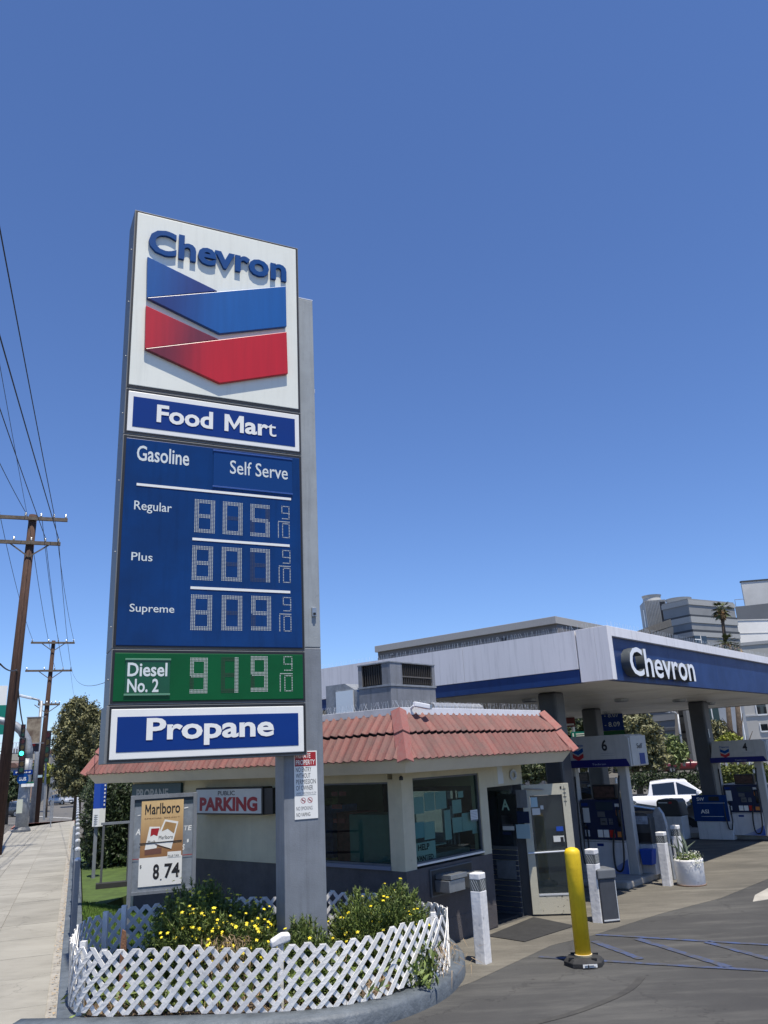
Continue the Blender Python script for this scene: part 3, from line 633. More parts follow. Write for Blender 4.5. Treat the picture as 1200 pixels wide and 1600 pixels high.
# LED digits
SEG={'0':'abcdef','1':'bc','4':'bcfg','5':'acdfg','7':'abc','8':'abcdefg','9':'abcdfg','6':'acdefg'}
led=M('white_led_dots',(.52,.55,.52),.4); led_off_b=M('unlit_led_blue',(.035,.05,.10),.5); led_off_g=M('unlit_led_green',(.02,.045,.02),.5)
def digit(ch,x0,z0,x1,z1_,offm,cols=13,rows=25,t=3,single=False):
    on=MB(); off=MB(); dx=(x1-x0)/cols; dz=(z1_-z0)/rows; mid=rows//2; s=min(dx,dz)*.31
    for i in range(cols):
        for j in range(rows):
            seg=set()
            if j>=rows-t: seg.add('a')
            if j<t: seg.add('d')
            if mid-t//2<=j<=mid+t//2 and 0<i<cols-1: seg.add('g')
            if i<t: seg.add('f' if j>=mid else 'e')
            if i>=cols-t: seg.add('b' if j>=mid else 'c')
            if not seg: continue
            cx=x0+(i+.5)*dx; cz=z0+(j+.5)*dz; lit=bool(seg & set(SEG[ch])); b_=on if lit else off
            ss=s if lit else s*1.15
            b_.add([(cx-ss,YF-.0145,cz-ss),(cx+ss,YF-.0145,cz-ss),(cx+ss,YF-.0145,cz+ss),(cx-ss,YF-.0145,cz+ss)],[(0,1,2,3)])
    o=on.build('digit',led,pil); stuff(o); o['label']='LED digit '+ch
    if off.v: stuff(off.build('unlit_segments',offm,pil))
def frac(x0,z0,x1,z1_):
    b=MB(); s=.0055
    def dots(p,q,n):
        for k in range(n):
            t=k/(n-1); cx=p[0]+(q[0]-p[0])*t; cz=p[1]+(q[1]-p[1])*t; X=x0+(x1-x0)*cx; Z=z0+(z1_-z0)*cz; b.add([(X-s,YF-.0145,Z-s),(X+s,YF-.0145,Z-s),(X+s,YF-.0145,Z+s),(X-s,YF-.0145,Z+s)],[(0,1,2,3)])
    for p,q,n in (((.35,1),(1,1),6),((.35,.78),(.35,1),6),((.35,.78),(1,.78),6),((1,.6),(1,1),9),((.4,.6),(1,.6),6),((.05,.5),(1,.5),10),((.02,0),(.02,.45),11),((.4,0),(.4,.44),10),((1,0),(1,.44),10),((.4,0),(1,0),6),((.4,.44),(1,.44),6)): dots(p,q,n)
    o=b.build('nine_tenths',led,pil); stuff(o); o['label']='LED fraction 9/10'
rowsP=[('805',[(477,540,562,367),(624,550,709,383),(768,560,853,397)],(914,565,968,408)),('807',[(464,788,556,615),(618,793,709,626),(768,797,856,632)],(918,799,975,637)),('809',[(457,1050,553,872),(618,1051,711,876),(772,1051,859,878)],(921,1053,980,881))]
for s_,bx,fx in rowsP:
    for ch,(x0,y0,x1,y1) in zip(s_,bx):
        p=sp(*z2(x0,y0)); q=sp(*z2(x1,y1)); p2=sp(*z2(x0,y1)); xx0=(p[0]+p2[0])/2; digit(ch,xx0,p[1],xx0+.262,p[1]+.435,led_off_b)
    p=sp(*z2(fx[0],fx[1])); q=sp(*z2(fx[2],fx[3])); frac(p[0],p[1],p[0]+.15,q[1])
for ch,(x0,y0,x1,y1) in zip('919',[(496,252,584,83),(643,249,727,81),(783,244,864,76)]):
    p=sp(*z3(x0,y0)); q=sp(*z3(x1,y1)); digit(ch,p[0],p[1],q[0],q[1],led_off_g)
p=sp(*z3(921,239)); q=sp(*z3(976,79)); frac(p[0],p[1],q[0],q[1])
p=sp(*z3(190,262)); q=sp(*z3(408,90)); box('diesel_plate',green_dk,pil,p[0],YF-.02,p[1],q[0],YF-.0126,q[1],bev=.002)
for z in (p[1]-.002,q[1]-.018): box('plate_rail',M('green_rail',(.10,.24,.15),.3),pil,p[0]-.006,YF-.028,z,q[0]+.006,YF-.0205,z+.022,bev=.003)
word('Diesel',205,172,394,108,.02,zf=z3,y=YF-.0225); word('No. 2',203,247,353,182,.02,zf=z3,y=YF-.0225)
# small fittings: wires, bolts, camera eye, top lamp
for z in (9.2,8.4,7.6,6.8,5.9,5.0,4.1,3.5,2.9): MB().lathe([(.008,0),(.008,.012)],8).build('bolt',galv,pil).matrix_local=Matrix.Translation((XL,YF+.12,z))@Matrix.Rotation(-math.pi/2,4,'Y')
sp0=S.py(490,958,0); MB().box(sp0[0]-.03,-.03,sp0[1]-.05,sp0[0]+.03,-.001,sp0[1]+.07).build('switch_box',alu,pil,bev=.004); MB().box(sp0[0]-.015,-.045,sp0[1]-.03,sp0[0]+.015,-.031,sp0[1]+.0).build('switch_knob',black,pil)
MB().tube([(0.0,.15,7.6),(.05,.15,7.6),(.05,.15,7.66)],.012,6).build('conduit_elbow',alu_lt,pil); MB().tube([(-.5,.1,9.755),(-.5,.1,9.80),(-.44,.1,9.81)],.01,6).build('lift_eye',alu_lt,pil)
# private property notice
np_=thing('private_property_notice','white and red private property no entry notice fixed low on the grey pillar','sign',fr=S)
def pn(x,y): return S.py(x,y,-.008)
a=(-.389,1.85);c=(-.092,2.632); rel=[]
box('plate',clean_white,np_,a[0],-.008,a[1],c[0],-.001,c[1],bev=.002); W_=c[0]-a[0]; Hn=c[1]-a[1]
def nb(u,v): return (a[0]+W_*u, a[1]+Hn*v)
p=nb(.03,.775);q=nb(.95,.985); box('red_header',print_red,np_,p[0],-.0095,p[1],q[0],-.0081,q[1])
def nt_(body,u0,v0,u1,v1,mat,bold,y=-.0090): p=nb(u0,v0);q=nb(u1,v1); txt(np_,body,mat,p[0],p[1],q[0],q[1],y,bold)
nt_('PRIVATE',.07,.895,.71,.965,clean_white,.012,-.0105); nt_('PROPERTY',.07,.795,.90,.87,clean_white,.012,-.0105)
for s_,u1,v0,v1 in (('NO ENTRY',.74,.69,.76),('WITHOUT',.70,.60,.67),('PERMISSION',.93,.51,.58),('OF OWNER',.80,.42,.49)): nt_(s_,.07,v0,u1,v1,print_black,.0)
nt_('LAMC SECTION 41.24',.07,.362,.93,.392,M('grey_print',(.15,.15,.16),.6),0.)
p=nb(.06,.345);q=nb(.93,.349); box('rule',print_black,np_,p[0],-.009,p[1],q[0],-.0081,q[1])
nt_('NO SMOKING',.07,.13,.76,.185,M('grey_print2',(.1,.1,.11),.6),0.); nt_('NO VAPING',.07,.04,.66,.095,print_black,0.)
for u in (.37,.66):
    p=nb(u,.27); b=MB(); N=20; r=.033
    for k in range(N):
        a0,a1=2*math.pi*k/N,2*math.pi*(k+1)/N; b.add([(p[0]+r*f*math.cos(g),-.009,p[1]+r*f*math.sin(g)) for f,g in ((1,a0),(1,a1),(.84,a1),(.84,a0))],[(0,1,2,3)])
    b.add([(p[0]-.026,-.0092,p[1]+.020),(p[0]-.020,-.0092,p[1]+.026),(p[0]+.026,-.0092,p[1]-.02),(p[0]+.02,-.0092,p[1]-.026)],[(0,1,2,3)]); b.build('prohibition_ring',print_red,np_)
    MB().box(p[0]-.018,-.0087,p[1]-.004,p[0]+.018,-.0082,p[1]+.003).build('cigarette_symbol',print_black,np_)
# ================================================================== KIOSK
kio=thing('kiosk','cream and dark brown cashier kiosk with red tiled mansard roof beside the planter','kiosk',fr=K)
ZD,ZW,ZS=1.03,2.20,2.30
WX,WY=3.15,6.67
def wall_piece(*a,mat=cream,name='wall',**k): return box(name,mat,kio,*a,**k)
# right facade (plane y=0), wall 0.16 thick
wall_piece(0.002,0,ZW+.012,WX,.16,ZS); wall_piece(1.885,0,ZD,2.09,.16,ZW+.012,name='wall'); wall_piece(.0,0,ZD,.25,.25,ZW+.012,name='corner_post')
wall_piece(.0,-.012,.0,.26,.26,ZD,mat=dado,name='dado'); wall_piece(.26,0,0,2.09,.16,ZD,mat=dado,name='dado')
wall_piece(.27,-.006,.02,2.085,-.0005,.32,mat=dado,name='skirting')
# left facade (plane x=0)
wall_piece(0,.25,ZW-.02,.16,WY,ZS); wall_piece(0,2.28,ZD,.16,WY,ZW-.02); wall_piece(.012,.26,0,.16,WY,ZD,mat=dado,name='dado')
wall_piece(0.001,WY-.16,0,WX,WY-.001,ZS,name='rear_wall'); wall_piece(WX-.16,.17,0,WX-.002,2.6,1.0,name='far_wall'); wall_piece(WX-.16,2.601,0,WX-.002,WY-.16,ZS,name='far_wall'); wall_piece(WX-.16,.17,1.95,WX-.002,2.6,ZS,name='far_wall'); wall_piece(WX-.16,.17,1.001,WX-.002,1.25,1.949,name='far_wall',mat=grey_dark)
box('floor',soft_black,kio,.16,.16,.0,WX-.16,WY-.16,.03)
# soffit, fascia ring
box('soffit',cream,kio,-.47,-.47,2.302,WX+.56,WY+.53,2.33)
eo=[(-.6,-.6),(3.85,-.6),(3.85,7.32),(-.6,7.32)]; ei=[(-.48,-.48),(3.72,-.48),(3.72,7.2),(-.48,7.2)]
b=MB(); b.add([(x,y,2.485) for x,y in eo]+[(x,y,2.303) for x,y in ei],[(i,(i+1)%4,(i+1)%4+4,i+4) for i in range(4)]); b.build('sloped_fascia',M('cream_fascia_paint',(.60,.54,.41),.75,var=.08,scale=3,bump=.1),kio)
ri=.43; gt=[(-.6+ri,-.6+ri),(3.85-.2,-.6+ri),(3.85-.2,7.32-.2),(-.6+ri,7.32-.2)]
b=MB(); b.add([(x,y,2.49) for x,y in eo]+[(x,y,3.09) for x,y in gt],[(i,(i+1)%4,(i+1)%4+4,i+4) for i in range(4)]+[(7,6,5,4)]); rf=b.build('roof',M('dark_roof_felt',(.02,.012,.01),.9),kio)
# gutter / parapet trim
for i,(p,q) in enumerate(((0,1),(1,2),(2,3),(3,0))):
    MB().bar((*gt[p],3.12),(*gt[q],3.12),.05,.10).build('roof_trim',M('white_roof_trim',(.62,.63,.66),.5,var=.2,scale=4) if i else M('bright_roof_trim',(.75,.76,.80),.5,var=.12,scale=4),kio,bev=.004)
# tiles: each its own part, two courses
def tile_mesh(s0,p,u0,v0,u1,v1,lo,hi,face):
    # s along eave; profile height over slope normal
    prof=[(0,.0),(.18,.003),(.34,.02),(.5,.036),(.66,.02),(.82,.003),(1.01,.0)]
    V=[]
    for row,(off,z) in enumerate(((u0,v0),(u1,v1))):
        for f,hgt in prof:
            s=s0+f*p; s=max(lo(off),min(hi(off),s)); nrm=.75*hgt
            V.append((s,off-nrm*1.0,z+hgt*.55+(.004*math.sin(s0*9) if row==0 else 0)))
    V2=[(x,y+.004,z-.012) for x,y,z in V]; n=len(prof); A=V+V2; Fc=[]
    for i in range(n-1): Fc+=[(i,i+1,n+i+1,n+i),(2*n+i,3*n+i,3*n+i+1,2*n+i+1),(i,2*n+i,2*n+i+1,i+1),(n+i,n+i+1,3*n+i+1,3*n+i)]
    Fc+=[(0,n,3*n,2*n),(n-1,3*n-1,4*n-1,2*n-1)]
    if face=='x': A=[(y,x,z) for x,y,z in A]
    return A,Fc
pt=.151
crs=[(-.625,2.475,-.40,2.79),(-.40,2.83,-.175,3.085)]
for (u0,v0,u1,v1) in crs:
    hi=lambda off:3.85-(off+.6)*(.2/ri)+.0
    lo=lambda off:off+.0
    k=0; s=-.66
    while s<3.86:
        if s+pt>lo(u1)-.2 or True:
            A,Fc=tile_mesh(s,pt,u0,v0,u1,v1,lo,hi,'y')
            if max(a_[0] for a_ in A)-min(a_[0] for a_ in A)>.03: MB().add(A,Fc).build('tile',tile_m,rf,smooth=False)
        s+=pt
    hi2=lambda off:7.32-(off+.6)*(.2/ri)
    s=-.66
    while s<7.3:
        A,Fc=tile_mesh(s,pt,u0,v0,u1,v1,lo,hi2,'x')
        if max(a_[1] for a_ in A)-min(a_[1] for a_ in A)>.03: MB().add(A,Fc).build('tile',tile_m,rf)
        s+=pt
# hip caps at the front corner and ends
def hipcap(p0,p1,dl,dr,w0=.15,mat=tile_pink):
    p0=Vector(p0);p1=Vector(p1);dl=Vector(dl)*w0;dr=Vector(dr)*w0; up=Vector((0,0,.05)); out=Vector((p0.x-p1.x,p0.y-p1.y,0)).normalized()*.05
    A=[p0+dl,p0+up+out,p0+dr,p1+dl,p1+up+out,p1+dr]; A=[a_ for a_ in A]; B=[a_-Vector((0,0,.014))-out*.1 for a_ in A]
    MB().add([tuple(v) for v in A+B],[(0,1,4,3),(1,2,5,4),(6,9,10,7),(7,10,11,8),(0,6,7,1),(1,7,8,2),(3,4,10,9),(4,5,11,10),(0,3,9,6),(2,8,11,5)]).build('ridge_tile',mat,rf)
dl=(-.03,1,.04);dr=(1,-.03,.04)
hipcap((-.65,-.65,2.44),(-.42,-.42,2.80),dl,dr); hipcap((-.44,-.44,2.81),(-.19,-.19,3.12),dl,dr)
for (a_,c_,) in (((3.89,-.66,2.46),(3.78,-.42,2.80)),((3.79,-.44,2.83),(3.68,-.2,3.12))): hipcap(a_,c_,(-1,-.02,.03),(-.1,1,0),.10)
for (a_,c_,) in (((-.66,7.36,2.46),(-.42,7.25,2.80)),((-.44,7.26,2.83),(-.2,7.15,3.12))): hipcap(a_,c_,(1,.1,0),(0,-1,.03),.10)
# bird spikes
b=MB()
def spikes(p,q,n):
    for i in range(n):
        t=(i+random.random()*.4)/n; c=Vector(p).lerp(Vector(q),t)
        for k in range(2): b.tube([tuple(c),tuple(c+Vector((random.gauss(0,.035),random.gauss(0,.035),.10)))],.0013,3,cap=False)
spikes((*gt[0],3.17),(*gt[1],3.17),60); spikes((*gt[0],3.17),(gt[3][0],5.,3.17),90)
stuff(b.build('bird_spikes',alu_lt,kio))
# windows: right
def window(x0,z0,x1,z1,axis,nm='window'):
    if axis=='y':
        w_=MB().box(x0,.02,z0,x0+.025,.08,z1).box(x1-.025,.02,z0,x1,.08,z1).box(x0+.025,.02,z0,x1-.025,.08,z0+.025).box(x0+.025,.02,z1-.025,x1-.025,.08,z1).build('window',grey_dark,kio)
        box('sill_trim',alu_lt,w_,x0,-.008,z0-.02,x1,.018,z0+.005); box('pane',teal_glass,w_,x0+.025,.045,z0+.025,x1-.025,.05,z1-.025)
    else:
        w_=MB().box(.02,x0,z0,.08,x0+.025,z1).box(.02,x1-.025,z0,.08,x1,z1).box(.02,x0+.025,z0,.08,x1-.025,z0+.025).box(.02,x0+.025,z1-.025,.08,x1-.025,z1).build('window',grey_dark,kio)
        box('sill_trim',M('dull_blue_grey_sill',(.14,.16,.22),.5),w_,-.02,x0,z0-.05,.018,x1,z0-.0); box('pane',teal_glass,w_,.045,x0+.025,z0+.025,.05,x1-.025,z1-.025)
    return w_
w1=window(.25,1.085,1.885,ZW+.01,'y'); w2=window(.25,1.085,2.28,ZW-.02,'x')
# things seen through the glass
def kpy(x,y,Y=.1): return K.py(x,y,Y)
def R5(X,Y): return (510+X*.21667,1200+Y*.21667)
def sheet(x0,y0,x1,y1,Y=.09,mat=paper,name='notice',par=None):
    p=K.py(*R5(x0,y1),Y); q=K.py(*R5(x1,y0),Y); return box(name,mat,par or w1,p[0],Y,p[1],q[0],Y+.004,q[1])
for s_ in ((630,205,698,335),(712,172,775,312),(790,165,860,300),(912,225,970,330),(915,352,975,470),(985,318,1045,458),(1055,340,1108,475),(950,165,985,215)): sheet(*s_,mat=paper)
sheet(710,382,778,520); sheet(628,520,785,690); sheet(862,300,892,520); sheet(625,385,705,515,mat=paper_t)
for bd,(x0,y0,x1,y1) in (('HELP',(662,600,742,540)),('WANTED',(640,680,772,615))):
    p=K.py(*R5(x0,y0),.085); q=K.py(*R5(x1,y1),.085); txt(w1,bd,print_black,p[0],p[1],q[0],q[1],.085,.03)
p=K.py(*R5(1058,378),-.003); q=K.py(*R5(1103,298),-.003); box('outside_notice',paper,w1,p[0],.035,p[1],q[0],.04,q[1])
for i in range(7): box('notice_line',M('notice_ink',(.2,.2,.25),.6),w1,p[0]+.01,.0335,q[1]-.03-i*.022,q[0]-.01-.01*(i%3),.0345,q[1]-.024-i*.022)
p=K.py(*R5(1005,580),.5); box('counter_tray',paper,kio,1.35,.5,1.2,1.6,.7,1.22)
box('counter',M('pale_counter',(.2,.23,.22),.6,var=.2),kio,.45,.35,.0,2.0,.75,1.12); box('cooler_cabinet',M('pale_green_cabinet',(.17,.20,.17),.5,var=.15),kio,.35,.45,.0,.85,1.35,1.72,bev=.01)
for k in range(5): box('shelf_unit',M('shelf_stock_%d'%k,[(.3,.05,.05),(.05,.1,.3),(.35,.3,.1),(.1,.3,.15),(.4,.4,.4)][k],.6,var=.5,scale=12),kio,.9,1.8+k*.45,.9+.12*(k%2),1.5,2.15+k*.45,1.7+.1*(k%3))
box('wall_picture_frame',black,kio,2.0,1.5,1.6,2.03,2.1,2.1)
# red neon-like letters in the left window, lottery style
lw=thing('window_sign','dim red window signs inside the left kiosk window beside the pillar','sign',fr=Fr(K.wd(.09,1.45),130.2)); [box('red_sign_bar',print_red,lw,x_,0,z_,x_+w_,.01,z_+.06) for x_,z_,w_ in ((0,2.0,.12),(.16,2.0,.14),(.02,1.62,.08),(.14,1.62,.12),(.0,1.82,.2))]
# teller drawers
td=thing('teller_drawer','stainless steel night teller drawers projecting from the dark kiosk wall','drawer',fr=K)
box('housing',grey_dark,td,.50,-.03,.64,1.50,-.001,.99,bev=.004)
b=MB().box(.58,-.28,.70,.95,-.0345,.85); b.build('left_drawer',alu,td,bev=.006); box('left_lid',alu,td,.60,-.30,.862,.99,-.0345,.92,bev=.004); box('recess',black,td,.52,-.034,.66,1.48,-.0305,.975)
box('right_drawer',alu,td,1.10,-.26,.70,1.42,-.0345,.88,bev=.006); box('middle_recess',black,td,.975,-.10,.70,1.055,-.0345,.84)
# doorway: recess with slatted lower panel and glazed upper part
box('door_head',cream,kio,2.09,0,1.985,WX,.16,ZW+.012); box('door_jamb',grey_dark,kio,WX-.06,0,0,WX,.2,1.985)
DW=Fr((*K.wd(WX-.17,2.6)[:2],0),130.2)          # inner face of the far wall, seen through the doorway
rw=MB().box(0,-.02,.0,2.5,0,.05).box(0,-.02,.98,2.5,0,1.03).box(.0,-.02,1.9,2.5,0,1.98).box(1.28,-.02,1.031,1.33,0,1.899).build('inner_screen',grey_dark,kio); rw.rotation_euler=(0,0,-math.pi/2); rw.location=(WX-.17,2.6,0)
slm=M('slate_slat',(.05,.06,.085),.5,var=.2)
for i in range(12): box('slat',slm,rw,0,-.016,.055+i*.077,2.49,.012,.055+i*.077+.064)
box('blue_band',blue_pl,rw,1.0,-.035,.90,2.0,-.021,.97)
def wallnote(x0,y0,x1,y1,mt,nm='posted_notice'):
    a=DW.py(x0,y1,-.03); c=DW.py(x1,y0,-.03); return box(nm,mt,rw,a[0],-.034,a[1],c[0],-.026,c[1])
wallnote(781,1241,805,1288,black); wallnote(785,1274,800,1290,grey_dark); wallnote(786,1291,803,1297,paper); wallnote(808,1268,826,1286,navy); wallnote(808,1288,827,1310,paper_t); wallnote(778,1345,805,1372,M('dull_poster',(.16,.18,.2),.5,var=.3,scale=9)); wallnote(808,1234,822,1262,grey_steel); wallnote(786,1300,798,1304,navy)
a=DW.py(784,1266,-.036); c=DW.py(795,1249,-.036); txt(rw,'A',M('pale_green_print',(.30,.48,.38),.5),a[0],a[1],c[0],c[1],-.036,.02)
box('inner_pane',door_glass,rw,0.,-.012,1.035,2.49,-.008,1.895)
box('paper_strip',paper,kio,2.42,-.004,2.02,2.58,-.0005,2.19); box('header_notice',paper,kio,2.42,-.006,2.19,2.56,-.0005,2.29)
# vent cap on corner
MB().lathe([(.03,0),(.03,.04),(.012,.06)],10,(-.02,-.02,2.2)).build('wall_sensor',black,kio)
# coiled cable by door
b=MB(); 
for r in (.06,.075,.09,.1):
    b.tube([(2.86+r*math.cos(a*.4),-.02,2.14+r*.8*math.sin(a*.4)) for a in range(17)],.006,5)
b.build('coiled_cable',alu,kio)
# open door leaf
hl=gr(833.2,1430.3,.02); hr=gr(909,1428,.02); azd=math.degrees(math.atan2(*(hr-hl)[:2])); D_=Fr((hl[0],hl[1],.0),azd); LW=.765
dr=thing('open_door','cream and grey glazed shop door standing open beside the kiosk entrance','door',fr=D_)
dcream=M('scuffed_cream_door_paint',(.50,.48,.38),.55,var=.1,scale=18,bump=.1)
dscuff=M('worn_kick_plate',(.50,.47,.37),.6,scale=16,col2=(.10,.09,.07),bump=.2); dscuff.node_tree.nodes['Color Ramp'].color_ramp.elements[0].position=.36; dscuff.node_tree.nodes['Color Ramp'].color_ramp.elements[1].position=.41
box('hinge_stile',dcream,dr,0,0,.03,.12,.045,1.97,bev=.003); box('lock_stile',dcream,dr,LW-.12,0,.03,LW,.045,1.97,bev=.003)
box('top_rail',dcream,dr,.12,0,1.80,LW-.12,.045,1.97); box('bottom_rail',dscuff,dr,.12,0,.03,LW-.12,.045,.30)
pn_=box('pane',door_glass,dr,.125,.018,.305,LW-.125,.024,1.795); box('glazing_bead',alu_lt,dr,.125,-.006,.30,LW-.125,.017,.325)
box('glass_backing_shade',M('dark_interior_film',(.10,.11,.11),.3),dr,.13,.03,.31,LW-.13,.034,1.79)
MB().tube([(.01,-.045,.93),(LW-.02,-.045,.95)],.013,8).build('push_bar',alu_lt,dr)
MB().tube([(.05,-.02,1.91),(.34,-.03,1.89),(.36,-.03,1.89)],.012,6).build('door_closer',alu,dr)
for x0,z0,x1,z1_,mt in ((.13,1.62,.24,1.77,paper_t),(.14,1.5,.27,1.6,paper),(.28,1.58,.33,1.64,paper),(.50,1.24,.61,1.31,blue_pl),(.44,1.08,.61,1.17,paper)): box('sticker',mt,dr,x0,.012,z0,x1,.0175,z1_)
box('sticker_figure',print_black,dr,.55,.0105,1.08,.60,.0118,1.15)
b=MB()
for z in (1.88,1.82,1.76,1.69): b.box(LW-.10,-.004,z,LW-.05,-.0008,z+.006)
b.box(LW-.078,-.004,1.62,LW-.072,-.0008,1.93); b.box(LW-.14,-.004,1.885,LW-.115,-.0008,1.925); b.build('lock_plate_marks',print_black,dr)
# mat
mt=MB().prism([K.wd(*p)[:2] for p in ((1.5,-.2),(1.43,-.86),(2.66,-.98),(2.95,-.1))],.0045,.014,'z').build('door_mat',soft_black); mt['label']='dark rubber mat lying on the concrete before the open door'; mt['category']='mat'
# evaporative cooler on roof
ac=thing('rooftop_cooler','grey square rooftop cooler unit with dark louvred grilles on the kiosk roof','air conditioner',fr=Fr(K.wd(.92,.88,3.11),40.2))
acz=M('cooler_sheet_metal',(.26,.27,.29),.5,streak=.35,blot=.2,metal=.1,var=.25,scale=3,bump=.1)
box('lower_casing',acz,ac,0,0,0,1.17,.70,.49,bev=.01); box('seam_flange',galv,ac,-.012,-.012,.49,1.182,.712,.52)
b=MB(); 
for x in (0,.19,.98): b.box(x,0,.52,x+.19,.03,.86)
b.box(0.001,.031,.52,.03,.17,.86).box(.001,.53,.52,.03,.70,.86).box(.03,.67,.52,1.17,.70,.86).box(1.14,.03,.52,1.17,.67,.86)
b.v=[];b.f=[]; b.box(0,0,.52,.30,.03,.86).box(1.1,0,.52,1.17,.03,.86).box(0,.031,.52,.03,.18,.86).box(0,.62,.52,.03,.70,.86).box(1.14,.031,.52,1.169,.70,.86).box(.031,.67,.52,1.139,.70,.86)
b.build('corner_casing',acz,ac); box('lid',galv,ac,-.01,-.01,.86,1.18,.71,.885,bev=.004); box('inner_box',black,ac,.07,.07,.525,1.1,.63,.855)
for i in range(16):
    x=.31+i*.05; box('louvre',M('louvre_metal',(.05,.045,.04),.6) if i==0 else bpy.data.materials['louvre_metal'],ac,x,.012,.54,x+.012,.03,.85)
for i in range(9):
    y=.20+i*.05; box('louvre',bpy.data.materials['louvre_metal'],ac,.012,y,.54,.03,y+.012,.85)
box('grille_bar',M('louvre_bar',(.12,.11,.1),.5),ac,.30,.006,.64,1.10,.0115,.66)
dt=MB().prism([(-.02,0),(.75,0),(.75,.62),(.3,.62),(-.02,.45)],.0,.55,'x').build('side_duct',galv,None); dt.location=K.wd(.95,1.62,3.11); dt.rotation_euler=(0,0,K.rot); dt['label']='pale galvanised duct housing behind the rooftop cooler near the pillar'; dt['category']='duct'
box('damper',alu_lt,dt,-.02,.1,.12,-.003,.5,.5)
# duct tube on roof
b=MB(); pts=[(1.75+i*.06,.75,3.24) for i in range(24)]; b.tube(pts,[.10+(.008 if i%2 else 0) for i in range(24)],14)
o=b.build('flexible_duct',M('silver_duct_foil',(.45,.46,.47),.35,metal=.5,var=.15,bump=.4,bscale=15),smooth=False); o.location=(*K.wd(0,0)[:2],0); o.rotation_euler=(0,0,K.rot); o['label']='ribbed silver flexible duct lying along the kiosk roof right of the cooler'; o['category']='duct'
# security camera
scm=thing('security_camera','small white security camera on the roof edge over the ridge tile','camera',fr=Fr(K.wd(-.03,-.2,3.16),40.2))
MB().tube([(0.1,0,0),(.1,-.05,.03)],.02,8).build('bracket',white,scm); MB().bar((.09,-.06,.05),(.34,-.13,.01),.07,.07).build('housing',white,scm,bev=.012); MB().bar((.34,-.13,.01),(.37,-.138,.005),.06,.06).build('lens_ring',alu,scm)
# wall signs on left facade
KL=lambda x,y,z=0: Fr((*K.wd(x,y)[:2],z),130.2)
pk=thing('parking_sign','boxed white sign reading public parking on the cream kiosk wall left of the pillar','sign',fr=KL(-.2,4.42))
box('case',M('dark_sign_case',(.02,.018,.016),.5),pk,0,0,1.745,1.74,.20,2.165,bev=.008); box('face',M('white_sign_face_worn',(.60,.60,.57),.45,var=.06),pk,.03,-.006,1.77,1.71,-.001,2.14)
txt(pk,'PUBLIC',print_black,.62,2.045,1.06,2.115,-.008,.012); txt(pk,'PARKING',print_red,.13,1.80,1.62,2.02,-.008,.05)
box('bracket',black,pk,1.741,.02,1.76,1.95,.20,2.14)
pp=thing('propane_wall_sign','dark teal propane sign on the kiosk wall partly hidden by the cigarette poster','sign',fr=KL(-.06,6.6))
box('board',M('dark_teal_sign',(.012,.055,.075),.4,var=.1),pp,0,0,1.5,1.55,.055,2.26,bev=.004); txt(pp,'PROPANE',M('dull_grey_letter',(.32,.34,.34),.5),.16,2.0,1.18,2.17,-.003,.03)
MB().tube([K.wd(-.02,4.9,1.83),K.wd(-.02,4.42,1.80)],.008,5).build('sign_cable',wire_m).parent=None
o=[x for x in COL.objects if x.name=='sign_cable'][0]; o['label']='thin black cable running along the cream wall to the parking sign'; o['category']='cable'
# ------------------------------------------------------------------ cigarette poster stand
P_=C0+ray(199,1430)*(13.15/ray(199,1430)[1]); Q=Fr((P_[0],P_[1],.1),72.0)
ps=thing('poster_stand','grey tube frame stand holding a cigarette poster priced 8.74 on the lawn','poster stand',fr=Q)
def q4(X,Y): return (190+X/4.8,1200+Y/4.8)
def qp(X,Y,Yl=0.): return Q.py(*q4(X,Y),Yl)
x0,_=qp(55,560); x1,_=qp(560,560); z1t=qp(320,195)[1]; z0b=qp(300,915)[1]
t=.06
for xa in (x0,x1-t): box('leg',grey_steel,ps,xa,-.02,-.10,xa+t,.03,z1t,bev=.004)
box('top_bar',grey_steel,ps,x0+t,-.02,z1t-t,x1-t,.03,z1t); box('bottom_bar',grey_steel,ps,x0+t,-.02,z0b-t*.7,x1-t,.03,z0b)
bd=M('scratched_grey_board',(.30,.33,.36),.4,metal=.3,var=.35,scale=6); box('backboard',bd,ps,x0+t,.0,z0b,x1-t,.01,z1t-t)
box('dark_header',M('dark_teal_band',(.02,.04,.06),.5),ps,x0+t,-.004,z1t-t-.1,x1-t,-.001,z1t-t)
xa,_=qp(140,560); xb,_=qp(458,560); zt=qp(300,240)[1]; zm=qp(290,665)[1]; zb_=qp(290,880)[1]
box('poster_picture',grad_mat('tan_poster_print',(.30,.15,.06),(.66,.46,.22),(0,0,zm),(0,0,zt),.4),ps,xa,-.009,zm,xb,-.005,zt); box('price_card',clean_white,ps,xa-.01,-.010,zb_,xb-.005,-.0045,zm-.001)
def qt(body,X0,Y0,X1,Y1,mat,bold=0.,y=-.0115,shear=0.): p=qp(X0,Y0);q_=qp(X1,Y1); txt(ps,body,mat,p[0],p[1],q_[0],q_[1],y,bold,shear=shear)
qt('M',176,350,222,272,print_black,.012); qt('arlboro',226,348,440,252,print_black,.012); qt('SPECIAL SELECT',172,386,440,360,print_brown,.005)
qt('$',135,757,150,727,print_black,.01,-.012); qt('8',232,838,283,718,print_black,.03,-.012); qt('.',287,843,300,830,print_black,.0,-.012); qt('74',318,828,436,706,print_black,.03,-.012)
p=qp(343,672);q_=qp(446,620); box('tax_strip',clean_white,ps,p[0],-.0125,p[1],q_[0],-.011,q_[1]); qt('PLUS TAX',348,668,430,645,print_black,.01,-.0135)
qt('TE',462,470,522,428,clean_white,.03,-.0015,.15); qt('A',103,505,142,455,clean_white,.03,-.0015,.15); qt('S',452,615,470,570,clean_white,.03,-.0015,.15)
